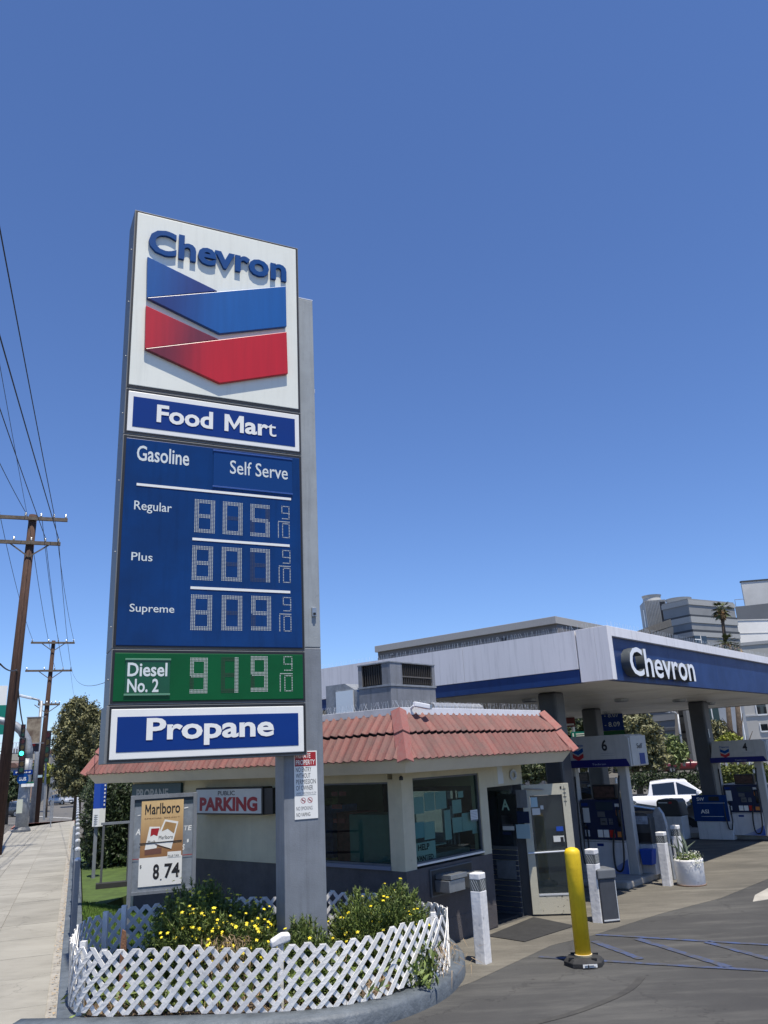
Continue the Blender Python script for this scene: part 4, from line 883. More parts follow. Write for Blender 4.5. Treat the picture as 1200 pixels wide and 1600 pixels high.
def quadp(name,pts,mat,y): MB().prism([qp(*p) for p in pts],y,y+.0012).build(name,mat,ps)
quadp('pack_picture',[(210,440),(290,440),(262,600),(172,615)],clean_white,-.0108); quadp('pack_flap',[(222,455),(284,450),(268,510),(240,500),(215,515)],print_red,-.0120)
quadp('pack_side',[(172,616),(300,597),(298,640),(172,655)],M('pack_side_print',(.16,.07,.05),.5),-.0108)
quadp('pack_picture',[(325,385),(426,400),(372,605),(245,565)],clean_white,-.0125); quadp('pack_flap',[(330,400),(412,415),(392,490),(345,455),(300,475)],print_gold,-.0137); quadp('pack_side',[(245,566),(372,606),(360,600),(262,578)],print_brown,-.0137)
qt('Marlboro',278,535,385,500,print_black,.0,-.0145,0.); qt('Marlb',196,570,256,540,print_black,.0,-.0125)
quadp('dark_strap',[(133,566),(452,538),(452,546),(133,574)],print_black,-.016)
for (X0,Y0,X1,Y1) in ((470,290,500,305),(120,350,142,362),(490,530,503,560)): quadp('tape',[(X0,Y1),(X1,Y1-6),(X1,Y0),(X0,Y0+6)],clean_white,-.004)
quadp('red_strap',[(80,683),(130,680),(130,685),(80,688)],print_red,-.0138); quadp('red_strap',[(456,650),(537,642),(537,647),(456,655)],print_red,-.0138)
# low grey frame and wrapped corner post on the lawn
g=gr(157,1388,.1); V_=Fr((g[0],g[1],.1),70); 
fm=thing('metal_frame','plain grey metal pipe frame on the lawn left of the poster stand','frame',fr=V_)
a=V_.py(148,1290);c=V_.py(203,1280); w_=c[0]
for x in (0.0,w_): box('leg',grey_dark,fm,x-.025,-.025,-.05,x+.025,.025,a[1],bev=.003)
box('top_bar',grey_steel,fm,-.06,-.03,a[1],w_+.03,.03,a[1]+.05); 
for dx in (-.05,.22): box('foot_block',soft_black,fm,-.10,-.12,-.02,w_+.2,.14,.10) if dx<0 else None
g=gr(156,1382,.1); W2=Fr((g[0]-.3,g[1]+1.2,.1),68)
bp_=thing('wrapped_post','corner post wrapped in a blue and white printed banner on the lawn','banner post',fr=W2)
a=W2.py(148,1222); c=W2.py(167,1222); mz=W2.py(157,1263)[1]; lz=W2.py(157,1291)[1]
box('post',grey_steel,bp_,a[0]+.05,.02,-.1,a[0]+.13,.10,a[1]); 
MB().prism([(a[0],0),((a[0]+c[0])/2,-.06),(c[0],.0),((a[0]+c[0])/2,.10)],mz,a[1]+.05,'z').build('blue_banner',blue_pl,bp_); MB().prism([(a[0]-.003,0),((a[0]+c[0])/2,-.064),(c[0]+.003,.0),((a[0]+c[0])/2,.10)],lz,mz-.001,'z').build('white_banner',clean_white,bp_)
for i in range(7): MB().bar((c[0]-.05,-.045,mz+.08+i*.09),(c[0]-.02,-.027,mz+.08+i*.09),.01,.045).build('printed_letter',clean_white,bp_)
for i in range(5): MB().bar((a[0]+.03,-.03,lz+.06+i*.05),(a[0]+.13,-.052,lz+.06+i*.05),.006,.012).build('printed_line',grey_dark,bp_)
# ================================================================== bollards, bin, pot
def bollard(pos,rz,hgt,label,sz=.155):
    t=thing('square_bollard',label,'bollard',loc=pos,rot=rz,group='white square bollards in front of the kiosk')
    h2=sz/2
    box('shaft',white_block,t,-h2,-h2,-.02,h2,h2,hgt*.80,bev=.012); box('reflective_band',M('striped_reflective_tape',(.10,.11,.11),.4) if 'striped_reflective_tape' not in bpy.data.materials else bpy.data.materials['striped_reflective_tape'],t,-h2*.97,-h2*.97,hgt*.80,h2*.97,h2*.97,hgt*.925)
    box('cap',white_block,t,-h2*1.0,-h2*1.0,hgt*.925,h2*1.0,h2*1.0,hgt,bev=.012)
    b=MB(); z0,z1_=hgt*.802,hgt*.923; k=h2*.97+.0015
    for i in range(4):
        u=-h2*.97+sz*(i*.24)
        for (fx) in range(2):
            def P(s,z): s=max(-h2*.96,min(h2*.96,s)); return (s,-k,z) if fx==0 else (k,s,z) 
            b.add([P(u+.05,z0),P(u+.057,z0),P(u-.01,z1_),P(u-.017,z1_)],[(0,1,2,3)])
            def P2(s,z): s=max(-h2*.96,min(h2*.96,s)); return (-k,s,z)
            if fx==1: b.add([P2(-u-.05,z0),P2(-u-.057,z0),P2(-u+.01,z1_),P2(-u+.017,z1_)],[(0,1,2,3)])
    b.build('stripes',clean_white,t); return t
bollard(gr(756,1505),rad(-38),1.04,'white square bollard by the kiosk wall nearest the planter')
bollard(gr(937,1441),rad(-38),1.02,'white square bollard beside the grey litter bin, just right of the yellow post',.16)
b3=gr(1044,1384); bollard(b3,rad(-38),.93,'chipped white square bollard standing against the flower tub by the pump',.16)
g=gr(1066,1372); bollard(g,rad(-38),.96,'white square bollard mostly hidden behind the flower tub',.15)
yb=thing('yellow_post','tall yellow round delineator post on an octagonal black rubber base','post',loc=gr(913,1507))
MB().lathe([(.096,.09),(.097,1.24),(.093,1.275),(.073,1.30),(.034,1.315),(.005,1.32)],28).build('sleeve',yellow,yb,smooth=True)
MB().lathe([(.245,0),(.245,.05),(.21,.085),(.12,.095)],8).build('rubber_base',soft_black,yb,bev=.006); MB().lathe([(.104,.094),(.108,.115),(.098,.118)],24).build('pale_collar',M('cream_collar',(.6,.5,.3),.6),yb)
for k in range(4): a=k*math.pi/2+.5; MB().box(.19*math.cos(a)-.03,.19*math.sin(a)-.015,.08,.19*math.cos(a)+.03,.19*math.sin(a)+.015,.10).build('base_slot',black,yb)
o=MB().box(-.085,-.004,-.018,.085,0,.018).build('base_label',clean_white,yb); o.location=(.02,-.238,.035); 
[box('label_line',print_black,o,-.065,-.0065,-.010+.012*k_,.065-.02*k_,-.0045,-.006+.012*k_) for k_ in range(2)]
bin_=thing('litter_bin','dark grey square litter bin with pale lid behind the white bollard','litter bin',fr=Fr(K.wd(3.12,-1.12),70))
g=gr(970,1441); B=Fr((g[0],g[1]),78); bin_.location=(g[0],g[1],0); bin_.rotation_euler=(0,0,B.rot)
box('body',M('bin_body_grey',(.06,.065,.075),.45,var=.2),bin_,-.27,0,0,0,.32,.60,bev=.015); box('lid',M('bin_lid_grey',(.13,.14,.15),.5,var=.1),bin_,-.29,-.02,.60,.01,.34,.74,bev=.02); box('edge_trim',alu_lt,bin_,-.26,-.006,.03,-.01,-.001,.05); box('edge_trim',alu_lt,bin_,-.022,-.006,.05,-.012,-.001,.58)
pot=thing('flower_tub','round white painted concrete tub planted with white flowers near the pumps','flower pot',loc=gr(1081,1383))
MB().lathe([(.235,0),(.25,.02),(.262,.42),(.262,.45),(.235,.45),(.23,.38)],32).build('tub',white_block,pot,smooth=True); MB().lathe([(.258,.001),(.262,.025),(.25,.026)],24).build('rusty_ring',M('rust',(.25,.16,.1),.8),pot); MB().lathe([(.0,.40),(.23,.40)],16).build('soil',soil,pot)
foliage('leaves',leaf_bush,pot,[(0,0,.47,.24,.24,.1)],900,.05,shell=.2,seedv=2); stuff(foliage('flowers',petal_w,pot,[(0,0,.52,.26,.26,.07),(.05,-.24,.40,.14,.06,.12)],900,.03,shell=.1,seedv=6))
b=MB()
for k in range(9):
    a=k*.9; p=Vector((.1*math.cos(a)-.08,.1*math.sin(a),.45)); q=p+Vector((random.gauss(-.05,.14),random.gauss(0,.1),random.uniform(.25,.5))); b.tube([tuple(p),tuple((p+q)/2+Vector((.02,0,.05))),tuple(q)],[.016,.018,.003],5)
b.build('succulent_stems',M('grey_green_succulent',(.16,.2,.14),.6,var=.3),pot)
# ================================================================== CANOPY
cz0,cz1=3.6,4.66; CX,CY=4.03,-1.44; CX2,CY2=19.8,11.5
can=thing('forecourt_canopy','large flat white and blue canopy over the fuel pumps behind the kiosk','canopy',fr=K)
zc1=K.py(948,977,CY)[1]; cz1=zc1
fz=.20
# soffit sheets
nb_=9
for i in range(nb_):
    xa=CX+.25+(CX2-CX-.5)*i/nb_; xb=CX+.25+(CX2-CX-.5)*(i+1)/nb_; box('soffit_panel',soffit_m,can,xa+.006,CY+.25,cz0+.012+(.004*(i%2)),xb-.006,CY2-.25,cz0+.06)
box('deck',galv,can,CX+.2,CY+.2,cz0+.08,CX2-.2,CY2-.2,cz1-.3)
# front fascia: white upper band, corner return, blue recessed panel
zb1=K.py(957.3,993.8,CY)[1]
box('front_top_band',canopy_white,can,CX+.16,CY,zb1,CX2,CY+.25,cz1,bev=.006); 
seam=6
for i in range(seam):
    xa=CX+.16+(CX2-CX-.16)*i/seam; xb=CX+.16+(CX2-CX-.16)*(i+1)/seam; box('blue_panel',canopy_blue,can,xa+.002,CY+.07,cz0,xb-.002,CY+.2,zb1-.002)
box('corner_return',canopy_white,can,CX,CY-.001,cz0-.003,CX+.158,CY+.25,cz1+.001,bev=.004)
# left fascia
zl=K.py(943,1037.5,CY)[1]; zl=cz0+.17
zl=K.py(948,1040,CY)[1]
lx=[CY+.25,CY+.62]+[CY+.62+2.45*k for k in range(1,6)]
box('corner_panel',canopy_white,can,CX+.001,CY+.252,cz0-.002,CX+.2,CY+.60,cz1,bev=.004)
for a_,c_ in zip(lx[1:],lx[2:]): box('side_panel',canopy_white,can,CX+.002,a_+.004,cz0+.235,CX+.2,c_-.004,cz1-.004); box('side_blue_strip',canopy_blue,can,CX+.02,a_,cz0,CX+.2,c_,cz0+.232)
box('rear_fascia',canopy_white,can,CX+.2,CY2-.2,cz0,CX2,CY2,cz1); box('far_fascia',grey_dark,can,CX2-.2,CY+.25,cz0-.0,CX2+.001,CY2-.2,cz1)
# raised canopy lettering
yL=CY+.07-.17
p=K.py(988,1060,yL); q=K.py(1088,1066,yL); zt=K.py(998,1012,yL)[1]; zb=K.py(1085,1065,yL)[1]
ret=M('dark_letter_return',(.10,.115,.125),.35,metal=.3)
for L_ in letters(can,'Chevron',M('white_channel_letter',(.82,.82,.82),.3,coat=.3),p[0],zb,q[0],zt,CY+.068,.012,.17):
    L_.data.materials.append(ret)
    for pl_ in L_.data.polygons:
        if abs(pl_.normal.y)<.7: pl_.material_index=1
for (x,y) in ((7,2.0),(10,1.2),(12.4,.7),(15.5,1),(9,4.5),(12.5,4.6),(16,4.5),(6.2,4.5)):
    l=MB().lathe([(.17,0),(.17,-.05),(.13,-.07)],16,(x,y,cz0+.01)).build('soffit_light',alu,can)
for (x,y,w_) in ((5.75,.75,.40),(14.4,.95,.44),(13.4,3.75,.44),(5.7,4.9,.40)):
    box('column',column_m,can,x-w_/2,y-w_/2,0,x+w_/2,y+w_/2,cz0+.012,bev=.05)
b=MB()
for i in range(150):
    c=Vector((CX+.3,CY+.3,cz1)).lerp(Vector((CX+.3,7.5,cz1)),i/150); b.tube([tuple(c),tuple(c+Vector((0,random.gauss(0,.03),.14)))],.0016,3,cap=False)
for i in range(120):
    c=Vector((CX+.3,CY+.1,cz1)).lerp(Vector((14,CY+.1,cz1)),i/120); b.tube([tuple(c),tuple(c+Vector((random.gauss(0,.03),0,.12)))],.0016,3,cap=False)
stuff(b.build('bird_spikes',alu_lt,can))
pm=box('column_emblem',clean_white,can,14.22,.715,2.62,14.28,.724,2.85)
# islands
for x in (6.4,14.9):
    MB().box(x-.55,-.35,0.004,x+1.0,6.,.13).build('pump_island',kerb_c,can,bev=.03)
# ================================================================== PUMPS
wave=grad_mat('pump_wave_print',(.02,.08,.38),(.5,.53,.58),(.45,0,.1),(-.1,0,.45),.35)
def make_pump(num,fr,label,sc_=1.):
    t=thing('fuel_pump',label,'fuel pump',fr=fr,group='fuel pumps under the canopy'); t.scale=(1,1,sc_)
    box('lower_cabinet',pump_white,t,-.48,0,.12,.42,.55,.74,bev=.012)
    MB().prism([(-.47,.13),(.41,.13),(.41,.40),(.1,.22),(-.15,.14)],-.004,-.0005).build('wave_decal',wave,t)
    box('upper_cabinet',navy,t,-.46,-.03,.742,.42,.55,1.50,bev=.015)
    box('screen',M('pump_screen',(.03,.045,.06),.15) if 'pump_screen' not in bpy.data.materials else bpy.data.materials['pump_screen'],t,-.12,-.038,1.30,.25,-.0305,1.45); box('screen_bezel',grey_dark,t,-.10,-.042,1.17,.06,-.031,1.27)
    box('card_reader',grey_dark,t,-.05,-.05,1.02,.09,-.031,1.15,bev=.004); box('reader_slot',print_black,t,-.02,-.053,1.07,.06,-.0505,1.09)
    for i in range(3):
        for j in range(4): box('key',alu,t,.13+i*.03,-.036,1.03+j*.03,.15+i*.03,-.031,1.05+j*.03)
    for i,m_ in enumerate((clean_white,clean_white,red_plastic)): box('grade_button',m_,t,-.14+i*.13,-.045,.79,-.03+i*.13,-.031,.93,bev=.004)
    box('paper_notice',paper,t,-.42,-.036,1.06,-.28,-.031,1.34)
    box('top_tv',black,t,-.14,-.06,1.51,.36,.1,1.78,bev=.01); box('tv_picture',M('tv_image',(.10,.06,.05),.3,var=.7,scale=14) if 'tv_image' not in bpy.data.materials else bpy.data.materials['tv_image'],t,-.11,-.064,1.54,.33,-.0605,1.75)
    for x in (-.70,.425): box('side_post',pump_grey,t,x,.0,.1,x+.19,.16,2.12,bev=.015)
    # topper
    MB().prism([(-.48,2.73),(.80,2.73),(.88,2.66),(.88,2.12),(-.60,2.12)],-.30,.52).build('topper',pump_grey,t,bev=.012)
    MB().prism([(-.60,2.125),(.86,2.125),(.79,2.27),(-.60,2.27)],-.306,-.301).build('blue_strip',navy if False else M('deep_blue_strip',(.008,.01,.11),.3) if 'deep_blue_strip' not in bpy.data.materials else bpy.data.materials['deep_blue_strip'],t)
    txt(t,num,print_black,.30,2.43,.42,2.65,-.302,.03); txt(t,'Techron',M('pale_print',(.4,.42,.5),.5) if 'pale_print' not in bpy.data.materials else bpy.data.materials['pale_print'],.05,2.165,.35,2.20,-.308,.0)
    for z in (2.38,2.34): box('fine_print',grey_steel,t,.26,-.303,z,.56,-.301,z+.006)
    # emblem
    ex,ez=(-.36,2.36) if num=='6' else (-.30,2.36)
    for k,mm in ((0,print_red),(1,letter_blue)):
        zz=ez-.05+k*.11; MB().prism([(ex,zz+.09),(ex+.12,zz+.03),(ex+.24,zz+.09),(ex+.24,zz+.01),(ex+.12,zz-.05),(ex,zz+.01)],-.305,-.301).build('emblem_chevron',mm,t)
    txt(t,'Chevron',letter_blue,ex-.01,ez+.17,ex+.25,ez+.23,-.302,.02)
    # end sign on the right side
    es=bpy.data.objects.new('end_sign',MB().box(0,0,2.14,.012,.72,2.70).mesh('end_sign')); COL.objects.link(es); es.data.materials.append(clean_white if False else pump_grey); es.parent=t; es.location=(.882,-.24,0)
    me=text_mesh('Self',.01,0.); fit(me,0,0,.26,.10,0); o=obj('lettering',me,print_black,t); o.rotation_euler=(0,0,math.pi/2); o.location=(.898,.02,2.45)
    box('blue_square',sign_blue2,t,.8945,.10,2.15,.9,.34,2.36)
    # nozzle and hose
    b=MB().tube([(.36,-.05,1.0),(.38,-.10,1.12),(.36,-.08,1.28),(.34,-.04,1.36)],[.02,.03,.03,.015],8); b.build('nozzle',black,t,smooth=True)
    pts=[(.46,-.03,1.95),(.45,-.10,1.6),(.44,-.14,1.1),(.42,-.16,.5),(.36,-.16,.24),(.26,-.16,.20),(.20,-.14,.30),(.19,-.10,.62),(.24,-.06,.95)]
    sp_=smooth_path([ (p[0],p[2]) for p in pts],False,5); ys_=np.interp(np.linspace(0,1,len(sp_)),np.linspace(0,1,len(pts)),[p[1] for p in pts])
    MB().tube([(q.x,y_,q.y) for q,y_ in zip(sp_,ys_)],.018,8).build('hose',black,t,smooth=True)
    MB().tube([(-.36,-.05,.95),(-.38,-.10,1.05),(-.36,-.08,1.0)],[.02,.03,.02],8).build('nozzle',black,t,smooth=True)
    MB().tube([(-.52,-.02,1.95),(-.50,-.09,1.3),(-.50,-.12,.6),(-.45,-.13,.30),(-.38,-.12,.28),(-.34,-.10,.50),(-.36,-.06,.92)],.016,8).build('hose',black,t,smooth=True)
    for x_,z_,w_,h_,m_ in ((.30,1.20,.08,.10,orange_st),(.29,1.36,.09,.06,paper),(-.42,.80,.10,.12,paper),(.28,.80,.10,.10,orange_st),(-.44,1.38,.14,.05,sign_blue2),(-.20,.62,.14,.05,sign_blue2)): box('sticker',m_,t,x_,-.034 if z_>.75 else -.004,z_,x_+w_,-.0305 if z_>.75 else -.0008,z_+h_)
    box('panel_seam',grey_dark,t,-.47,-.003,.70,.41,-.0007,.708)
    MB().lathe([(.03,0),(.03,.10),(.015,.12)],10,(.40,-.04,1.80)).build('swivel',alu_lt,t)
    return t
make_pump('6',Fr(K.wd(6.8,.45),130.2),'fuel pump numbered 6, nearer one just right of the open door')
p4=Fr(K.wd(14.2,.08),130.2); make_pump('4',p4,'fuel pump numbered 4 at the right edge behind the dark column',.92)
make_pump('3',Fr(K.wd(14.9,5.2),130.2),'fuel pump numbered 3 further back, seen beneath the topper of pump 6')
make_pump('5',Fr(K.wd(7.3,4.2),130.2),'fuel pump numbered 5 half hidden behind the dark column by the door')
# windscreen service box near pump 6
g=gr(1006,1375,.0); wbF=Fr((g[0],g[1]),130.2)
wb=thing('windscreen_service_box','white and black curved-top service cabinet with a blue bucket beside pump 6','service cabinet',fr=wbF)
pr=[(-.24,.12),(.26,.12),(.26,.62),(-.24,.62)]
box('base_cabinet',pump_white,wb,-.24,0,.1,.28,.42,.66,bev=.015)
MB().prism([(-.26,.665),(.30,.665),(.30,1.12),(.26,1.2),(.18,1.23),(-.16,1.23),(-.24,1.18),(-.26,1.1)],-.03,.44).build('curved_head',M('dark_cabinet_head',(.07,.075,.08),.35,metal=.3,var=.2),wb,bev=.01)
box('advert',M('advert_print',(.30,.36,.45),.4,var=.6,scale=9),wb,-.22,-.035,1.02,.26,-.0305,1.17); box('slot',black,wb,.02,-.035,.70,.27,-.0305,.86); box('slot',black,wb,-.2,-.035,.74,-.06,-.0305,.86)
MB().prism([(.10,.30),(.30,.30),(.34,.58),(.08,.58)],-.2,-.005).build('blue_bucket',blue_pl,wb,bev=.01)
MB().tube([(-.12,-.04,.66),(.04,-.06,.54),(.12,-.08,.5)],.012,6).build('squeegee_handle',black,wb)
# pump guard panel
g=gr(1040,1378,.0); gp=thing('pump_guard','tall rounded grey steel guard panel behind the chipped white bollard','guard',fr=Fr((g[0]+.1,g[1]+.25),130.2))
MB().prism([(-.16,0),(.16,0),(.14,1.0),(.10,1.2),(.02,1.32),(-.06,1.28),(-.14,1.1)],0,.10).build('panel',galv,gp,bev=.01)
# bins by far island
g=gr(1047,1312,.0); wbn=thing('service_bin','dark topped white service bin standing between the two pump islands','bin',fr=Fr((g[0],g[1]),130.2))
box('body',pump_white,wbn,-.24,0,.0,.40,.5,.60,bev=.02); MB().prism([(-.26,.605),(.42,.605),(.38,.98),(.32,1.04),(-.18,1.04),(-.24,.98)],-.02,.52).build('dark_hood',M('dark_hood',(.03,.032,.035),.4),wbn,bev=.015); box('hood_label',print_red,wbn,.12,-.025,.93,.2,-.0205,.98); box('hood_label',paper,wbn,-.18,-.025,.94,.08,-.0205,.97)
g=gr(1120,1312,.0); ab=thing('air_machine','blue fronted air and water machine beside the dark column','air machine',fr=Fr((g[0],g[1]),130.2))
box('body',pump_white,ab,-.46,0,.0,.46,.4,.98,bev=.01)
box('blue_front',sign_blue,ab,-.50,-.03,.46,.44,-.001,1.13,bev=.006); box('screen',black,ab,-.04,-.036,.98,.24,-.031,1.09); txt(ab,'SW',clean_white,-.36,.98,-.16,1.07,-.034,.02); txt(ab,'ASI',clean_white,-.30,.66,-.08,.76,-.034,.02); box('text_rule',gw,ab,-.36,-.034,.92,.38,-.031,.93); box('text_rule',gw,ab,-.30,-.034,.58,.3,-.031,.59); box('lower_label',paper,ab,-.34,-.005,.28,.0,-.001,.36)
# small price sign further off under the canopy
g=dist(941,1140,30.); t=thing('distant_price_sign','blue price sign with white pole standing far behind pump 6','sign',loc=(g[0],g[1],gz(g[0],g[1])),rot=-rad(15)); hz=g[2]-gz(g[0],g[1])
box('pole',clean_white,t,-.28,.1,-.3,-.10,.25,hz+.6); box('blue_board',sign_blue2,t,-.1,0,hz-.05,.75,.2,hz+.85,bev=.01); box('green_board',sign_green,t,-.08,-.002,hz-.32,.75,.2,hz-.06); txt(t,'- 8.07',gw,.12,hz+.40,.62,hz+.56,-.004,.0); txt(t,'- 8.09',gw,.10,hz+.08,.62,hz+.24,-.004,.0)
g=dist(905,1148,33.); t=thing('street_sign_green','small green direction sign above the pumps behind the tiled roof','sign',loc=(g[0],g[1],gz(g[0],g[1])),rot=-rad(15)); hz=g[2]-gz(g[0],g[1]); MB().tube([(-.2,.05,-.2),(-.2,.05,hz+1.4)],.06,8).build('pole',galv,t); box('board',M('green_street_sign',(.0,.16,.12),.4),t,-.3,-.05,hz-.1,.35,0,hz+.12); box('arrow_mark',clean_white,t,-.25,-.056,hz-.06,-.2,-.051,hz+.07); box('sign_line',clean_white,t,-.12,-.056,hz+.01,.3,-.051,hz+.05); box('sign_line',clean_white,t,-.12,-.056,hz-.06,.3,-.051,hz-.03)
g=dist(892,1127,31.); 
t2=MB().box(-.25,0,0,.25,.03,.5).build('red_notice',M('dull_red_notice',(.2,.03,.03),.5)); t2.location=(g[0]-.1,g[1],g[2]-.2); t2.parent=None; t2['label']='small dull red notice on the lamp pole above the green direction sign'; t2['category']='sign'
t3=MB().box(-.2,-.005,.05,.2,-.001,.12).build('notice_line',clean_white,t2)
# ================================================================== VEHICLES
def make_car(label,kind,paint,loc,az,group=None,cat='car',name='parked_car',sc_=1.):
    """heading +x; az is the compass heading of the nose in the scene frame"""
    t=thing(name,label,cat,loc=loc,rot=rad(90-az),group=group); t.scale=(sc_,sc_,sc_)
    if kind=='sedan':
        L,W,low=4.5,.88,.22; belt=[(-2.25,.62),(-2.2,.92),(-1.6,.98),(0,.95),(.9,.94),(1.7,.80),(2.18,.66),(2.25,.5)]; cab=[(-1.75,.96),(-1.05,1.38),(-.3,1.45),(.3,1.41),(1.15,.93)]; wr=.31; wx=(-1.35,1.38)
    elif kind=='hatch':
        L,W,low=4.2,.86,.22; belt=[(-2.1,.6),(-2.05,.98),(-1.3,1.0),(0,.96),(.95,.98),(1.65,.82),(2.05,.62),(2.1,.5)]; cab=[(-2.0,.98),(-1.3,1.42),(-.4,1.5),(.25,1.44),(1.2,.96)]; wr=.31; wx=(-1.3,1.3)
    elif kind=='suv':
        L,W,low=4.7,.93,.30; belt=[(-2.35,.7),(-2.32,1.08),(-1,1.1),(1.0,1.12),(2.1,1.04),(2.32,.8),(2.35,.5)]; cab=[(-2.28,1.1),(-2.05,1.72),(-.4,1.78),(.35,1.74),(1.0,1.12)]; wr=.37; wx=(-1.4,1.42)
    else:
        L,W,low=5.9,.98,.38; belt=[(-2.95,.8),(-2.93,1.22),(-1.2,1.24),(1.2,1.24),(2.6,1.16),(2.9,1.0),(2.95,.55)]; cab=[(-1.15,1.24),(-1.0,1.84),(-.2,1.93),(.6,1.90),(1.45,1.24)]; wr=.42; wx=(-1.9,1.95)
    def section(x,zt,w_): return [(x,-w_*.93,low),(x,-w_,low+.2),(x,-w_,(low+zt)*.55),(x,-w_*.96,zt-.04),(x,-w_*.86,zt),(x,w_*.86,zt),(x,w_*.96,zt-.04),(x,w_,(low+zt)*.55),(x,w_,low+.2),(x,w_*.93,low)]
    V=[];n=10
    xs_=sorted(set(list(np.linspace(-L/2,L/2,17))+[b_[0] for b_ in belt]))
    for x in xs_:
        zt=np.interp(x,[b_[0] for b_ in belt],[b_[1] for b_ in belt]); e=abs(x)/(L/2); w_=W*(1-.16*max(0,(e-.72)/.28)**2); V+=section(x,zt,w_)
    Fc=[]
    for i in range(len(xs_)-1):
        for k in range(n): Fc.append((i*n+k,(i+1)*n+k,(i+1)*n+(k+1)%n,i*n+(k+1)%n))
    Fc+=[tuple(range(n)),tuple(range((len(xs_)-1)*n+n-1,(len(xs_)-1)*n-1,-1))]
    MB().add(V,Fc).build('body',paint,t,smooth=True,bev=.0)
    cx=[c_[0] for c_ in cab]; czz=[c_[1] for c_ in cab]
    V=[]; X=sorted(set(list(np.linspace(cx[0],cx[-1],13))+cx)); zb0=min(czz[0],czz[-1])-.04
    for x in X:
        zt=np.interp(x,cx,czz); k=(zt-zb0)/(max(czz)-zb0); wt=W*(.93-.19*k); V+=[(x,-W*.93,zb0),(x,-wt,zt-.05*k),(x,-wt*.85,zt),(x,wt*.85,zt),(x,wt,zt-.05*k),(x,W*.93,zb0)]
    Fc=[]
    for i in range(len(X)-1):
        for k in range(6): Fc.append((i*6+k,(i+1)*6+k,(i+1)*6+(k+1)%6,i*6+(k+1)%6))
    Fc+=[tuple(range(6)),tuple(range((len(X)-1)*6+5,(len(X)-1)*6-1,-1))]
    MB().add(V,Fc).build('cabin',paint,t,smooth=False,bev=.02)
    top=max(czz)
    def sidew(xa,xb,sgn,nm='side_window'):
        P=[]
        for x,f in ((xa,0),(xb,0),(xb,1),(xa,1)):
            ztop=np.interp(x,cx,czz)-.10; z=zb0+.07 if f==0 else max(zb0+.09,ztop); k=(z-zb0)/(top-zb0); P.append((x,sgn*(W*(.93-.19*k)+.012),z))
        MB().add(P+[(p[0],p[1]-sgn*.02,p[2]) for p in P],[(0,1,2,3),(7,6,5,4),(0,4,5,1),(1,5,6,2),(2,6,7,3),(3,7,4,0)]).build(nm,carglass,t)
    xm=(cx[1]+cx[3])/2 if kind!='pickup' else .15
    for sgn in (-1,1):
        sidew(cx[1]-(.25 if kind in('sedan','hatch') else .0)+.08,xm-.05,sgn); sidew(xm+.05,cx[-1]-.34,sgn)
    for (i0,i1,nm) in ((3,4,'windscreen'),(1,0,'rear_window')):
        xa,za=cx[i0],czz[i0]; xb,zb=cx[i1],czz[i1]; dx,dz=xb-xa,zb-za; ln=math.hypot(dx,dz); nx_,nz_=(abs(dz)/ln*(1 if i0==3 else -1)),abs(dx)/ln
        P=[]
        for f,wf in ((.12,.70),(.88,.84)):
            x=xa+dx*f+nx_*.018; z=za+dz*f+nz_*.018; P+=[(x,-W*wf,z),(x,W*wf,z)]
        MB().add([P[0],P[1],P[3],P[2]]+[(p[0]-nx_*.03,p[1],p[2]-nz_*.03) for p in (P[0],P[1],P[3],P[2])],[(0,1,2,3),(7,6,5,4),(0,4,5,1),(1,5,6,2),(2,6,7,3),(3,7,4,0)]).build(nm,carglass,t)
    for x in wx:
        for sgn in (-1,1):
            a=MB().lathe([(wr+.06,0),(wr+.06,.02)],22); o=a.build('wheel_arch',black,t); o.rotation_euler=(math.pi/2,0,0); o.location=(x,sgn*(W+.002)+(.0 if sgn<0 else .02)-(0 if sgn<0 else 0),wr+.03)
            wl=MB().lathe([(wr*.7,-.1),(wr,-.09),(wr,.09),(wr*.7,.1)],24).build('wheel',tyre,t,smooth=False); wl.rotation_euler=(math.pi/2,0,0); wl.location=(x,sgn*(W-.05),wr)
            r_=MB().lathe([(wr*.62,-.112),(wr*.62,.112)],14).build('rim',rim,wl)
            MB().lathe([(wr*.2,-.12),(wr*.2,.12)],8).build('hub',tyre,r_)
    zf=belt[-2][1]
    for sgn in (-1,1):
        box('headlight',lamp_m,t,L/2-.22,sgn*W*.86,zf-.02,L/2-.02,sgn*W*.52,zf+.10,bev=.03); box('tail_light',red_lamp,t,-L/2-.005,sgn*W*.86,belt[1][1]-.28,-L/2+.12,sgn*W*.6,belt[1][1]-.08,bev=.02)
        box('wing_mirror',paint,t,cx[-1]-.42,sgn*(W*.93),zb0+.06,cx[-1]-.30,sgn*(W+.16),zb0+.22,bev=.03)
        for x in (xm-.35,xm+.75): box('door_handle',alu if kind!='pickup' else black,t,x,sgn*(W+.004),zb0-.12,x+.16,sgn*(W+.022),zb0-.08)
        box('sill',black,t,wx[0]+.4,sgn*(W-.05),low-.06,wx[1]-.4,sgn*(W-.005),low+.04)
    box('grille',black,t,L/2-.02,-W*.45,zf-.12,L/2+.012,W*.45,zf+.03); box('number_plate',clean_white,t,L/2+.005,-.16,low+.1,L/2+.022,.16,low+.22); box('bumper_trim',black,t,L/2-.06,-W*.7,low+.0,L/2+.006,W*.7,low+.07)
    if kind=='pickup': box('bed_opening',black,t,-2.85,-W*.8,1.2,-1.2,W*.8,1.247); box('roof_lamp',black,t,.3,-.3,1.925,.4,.3,1.955)
    return t
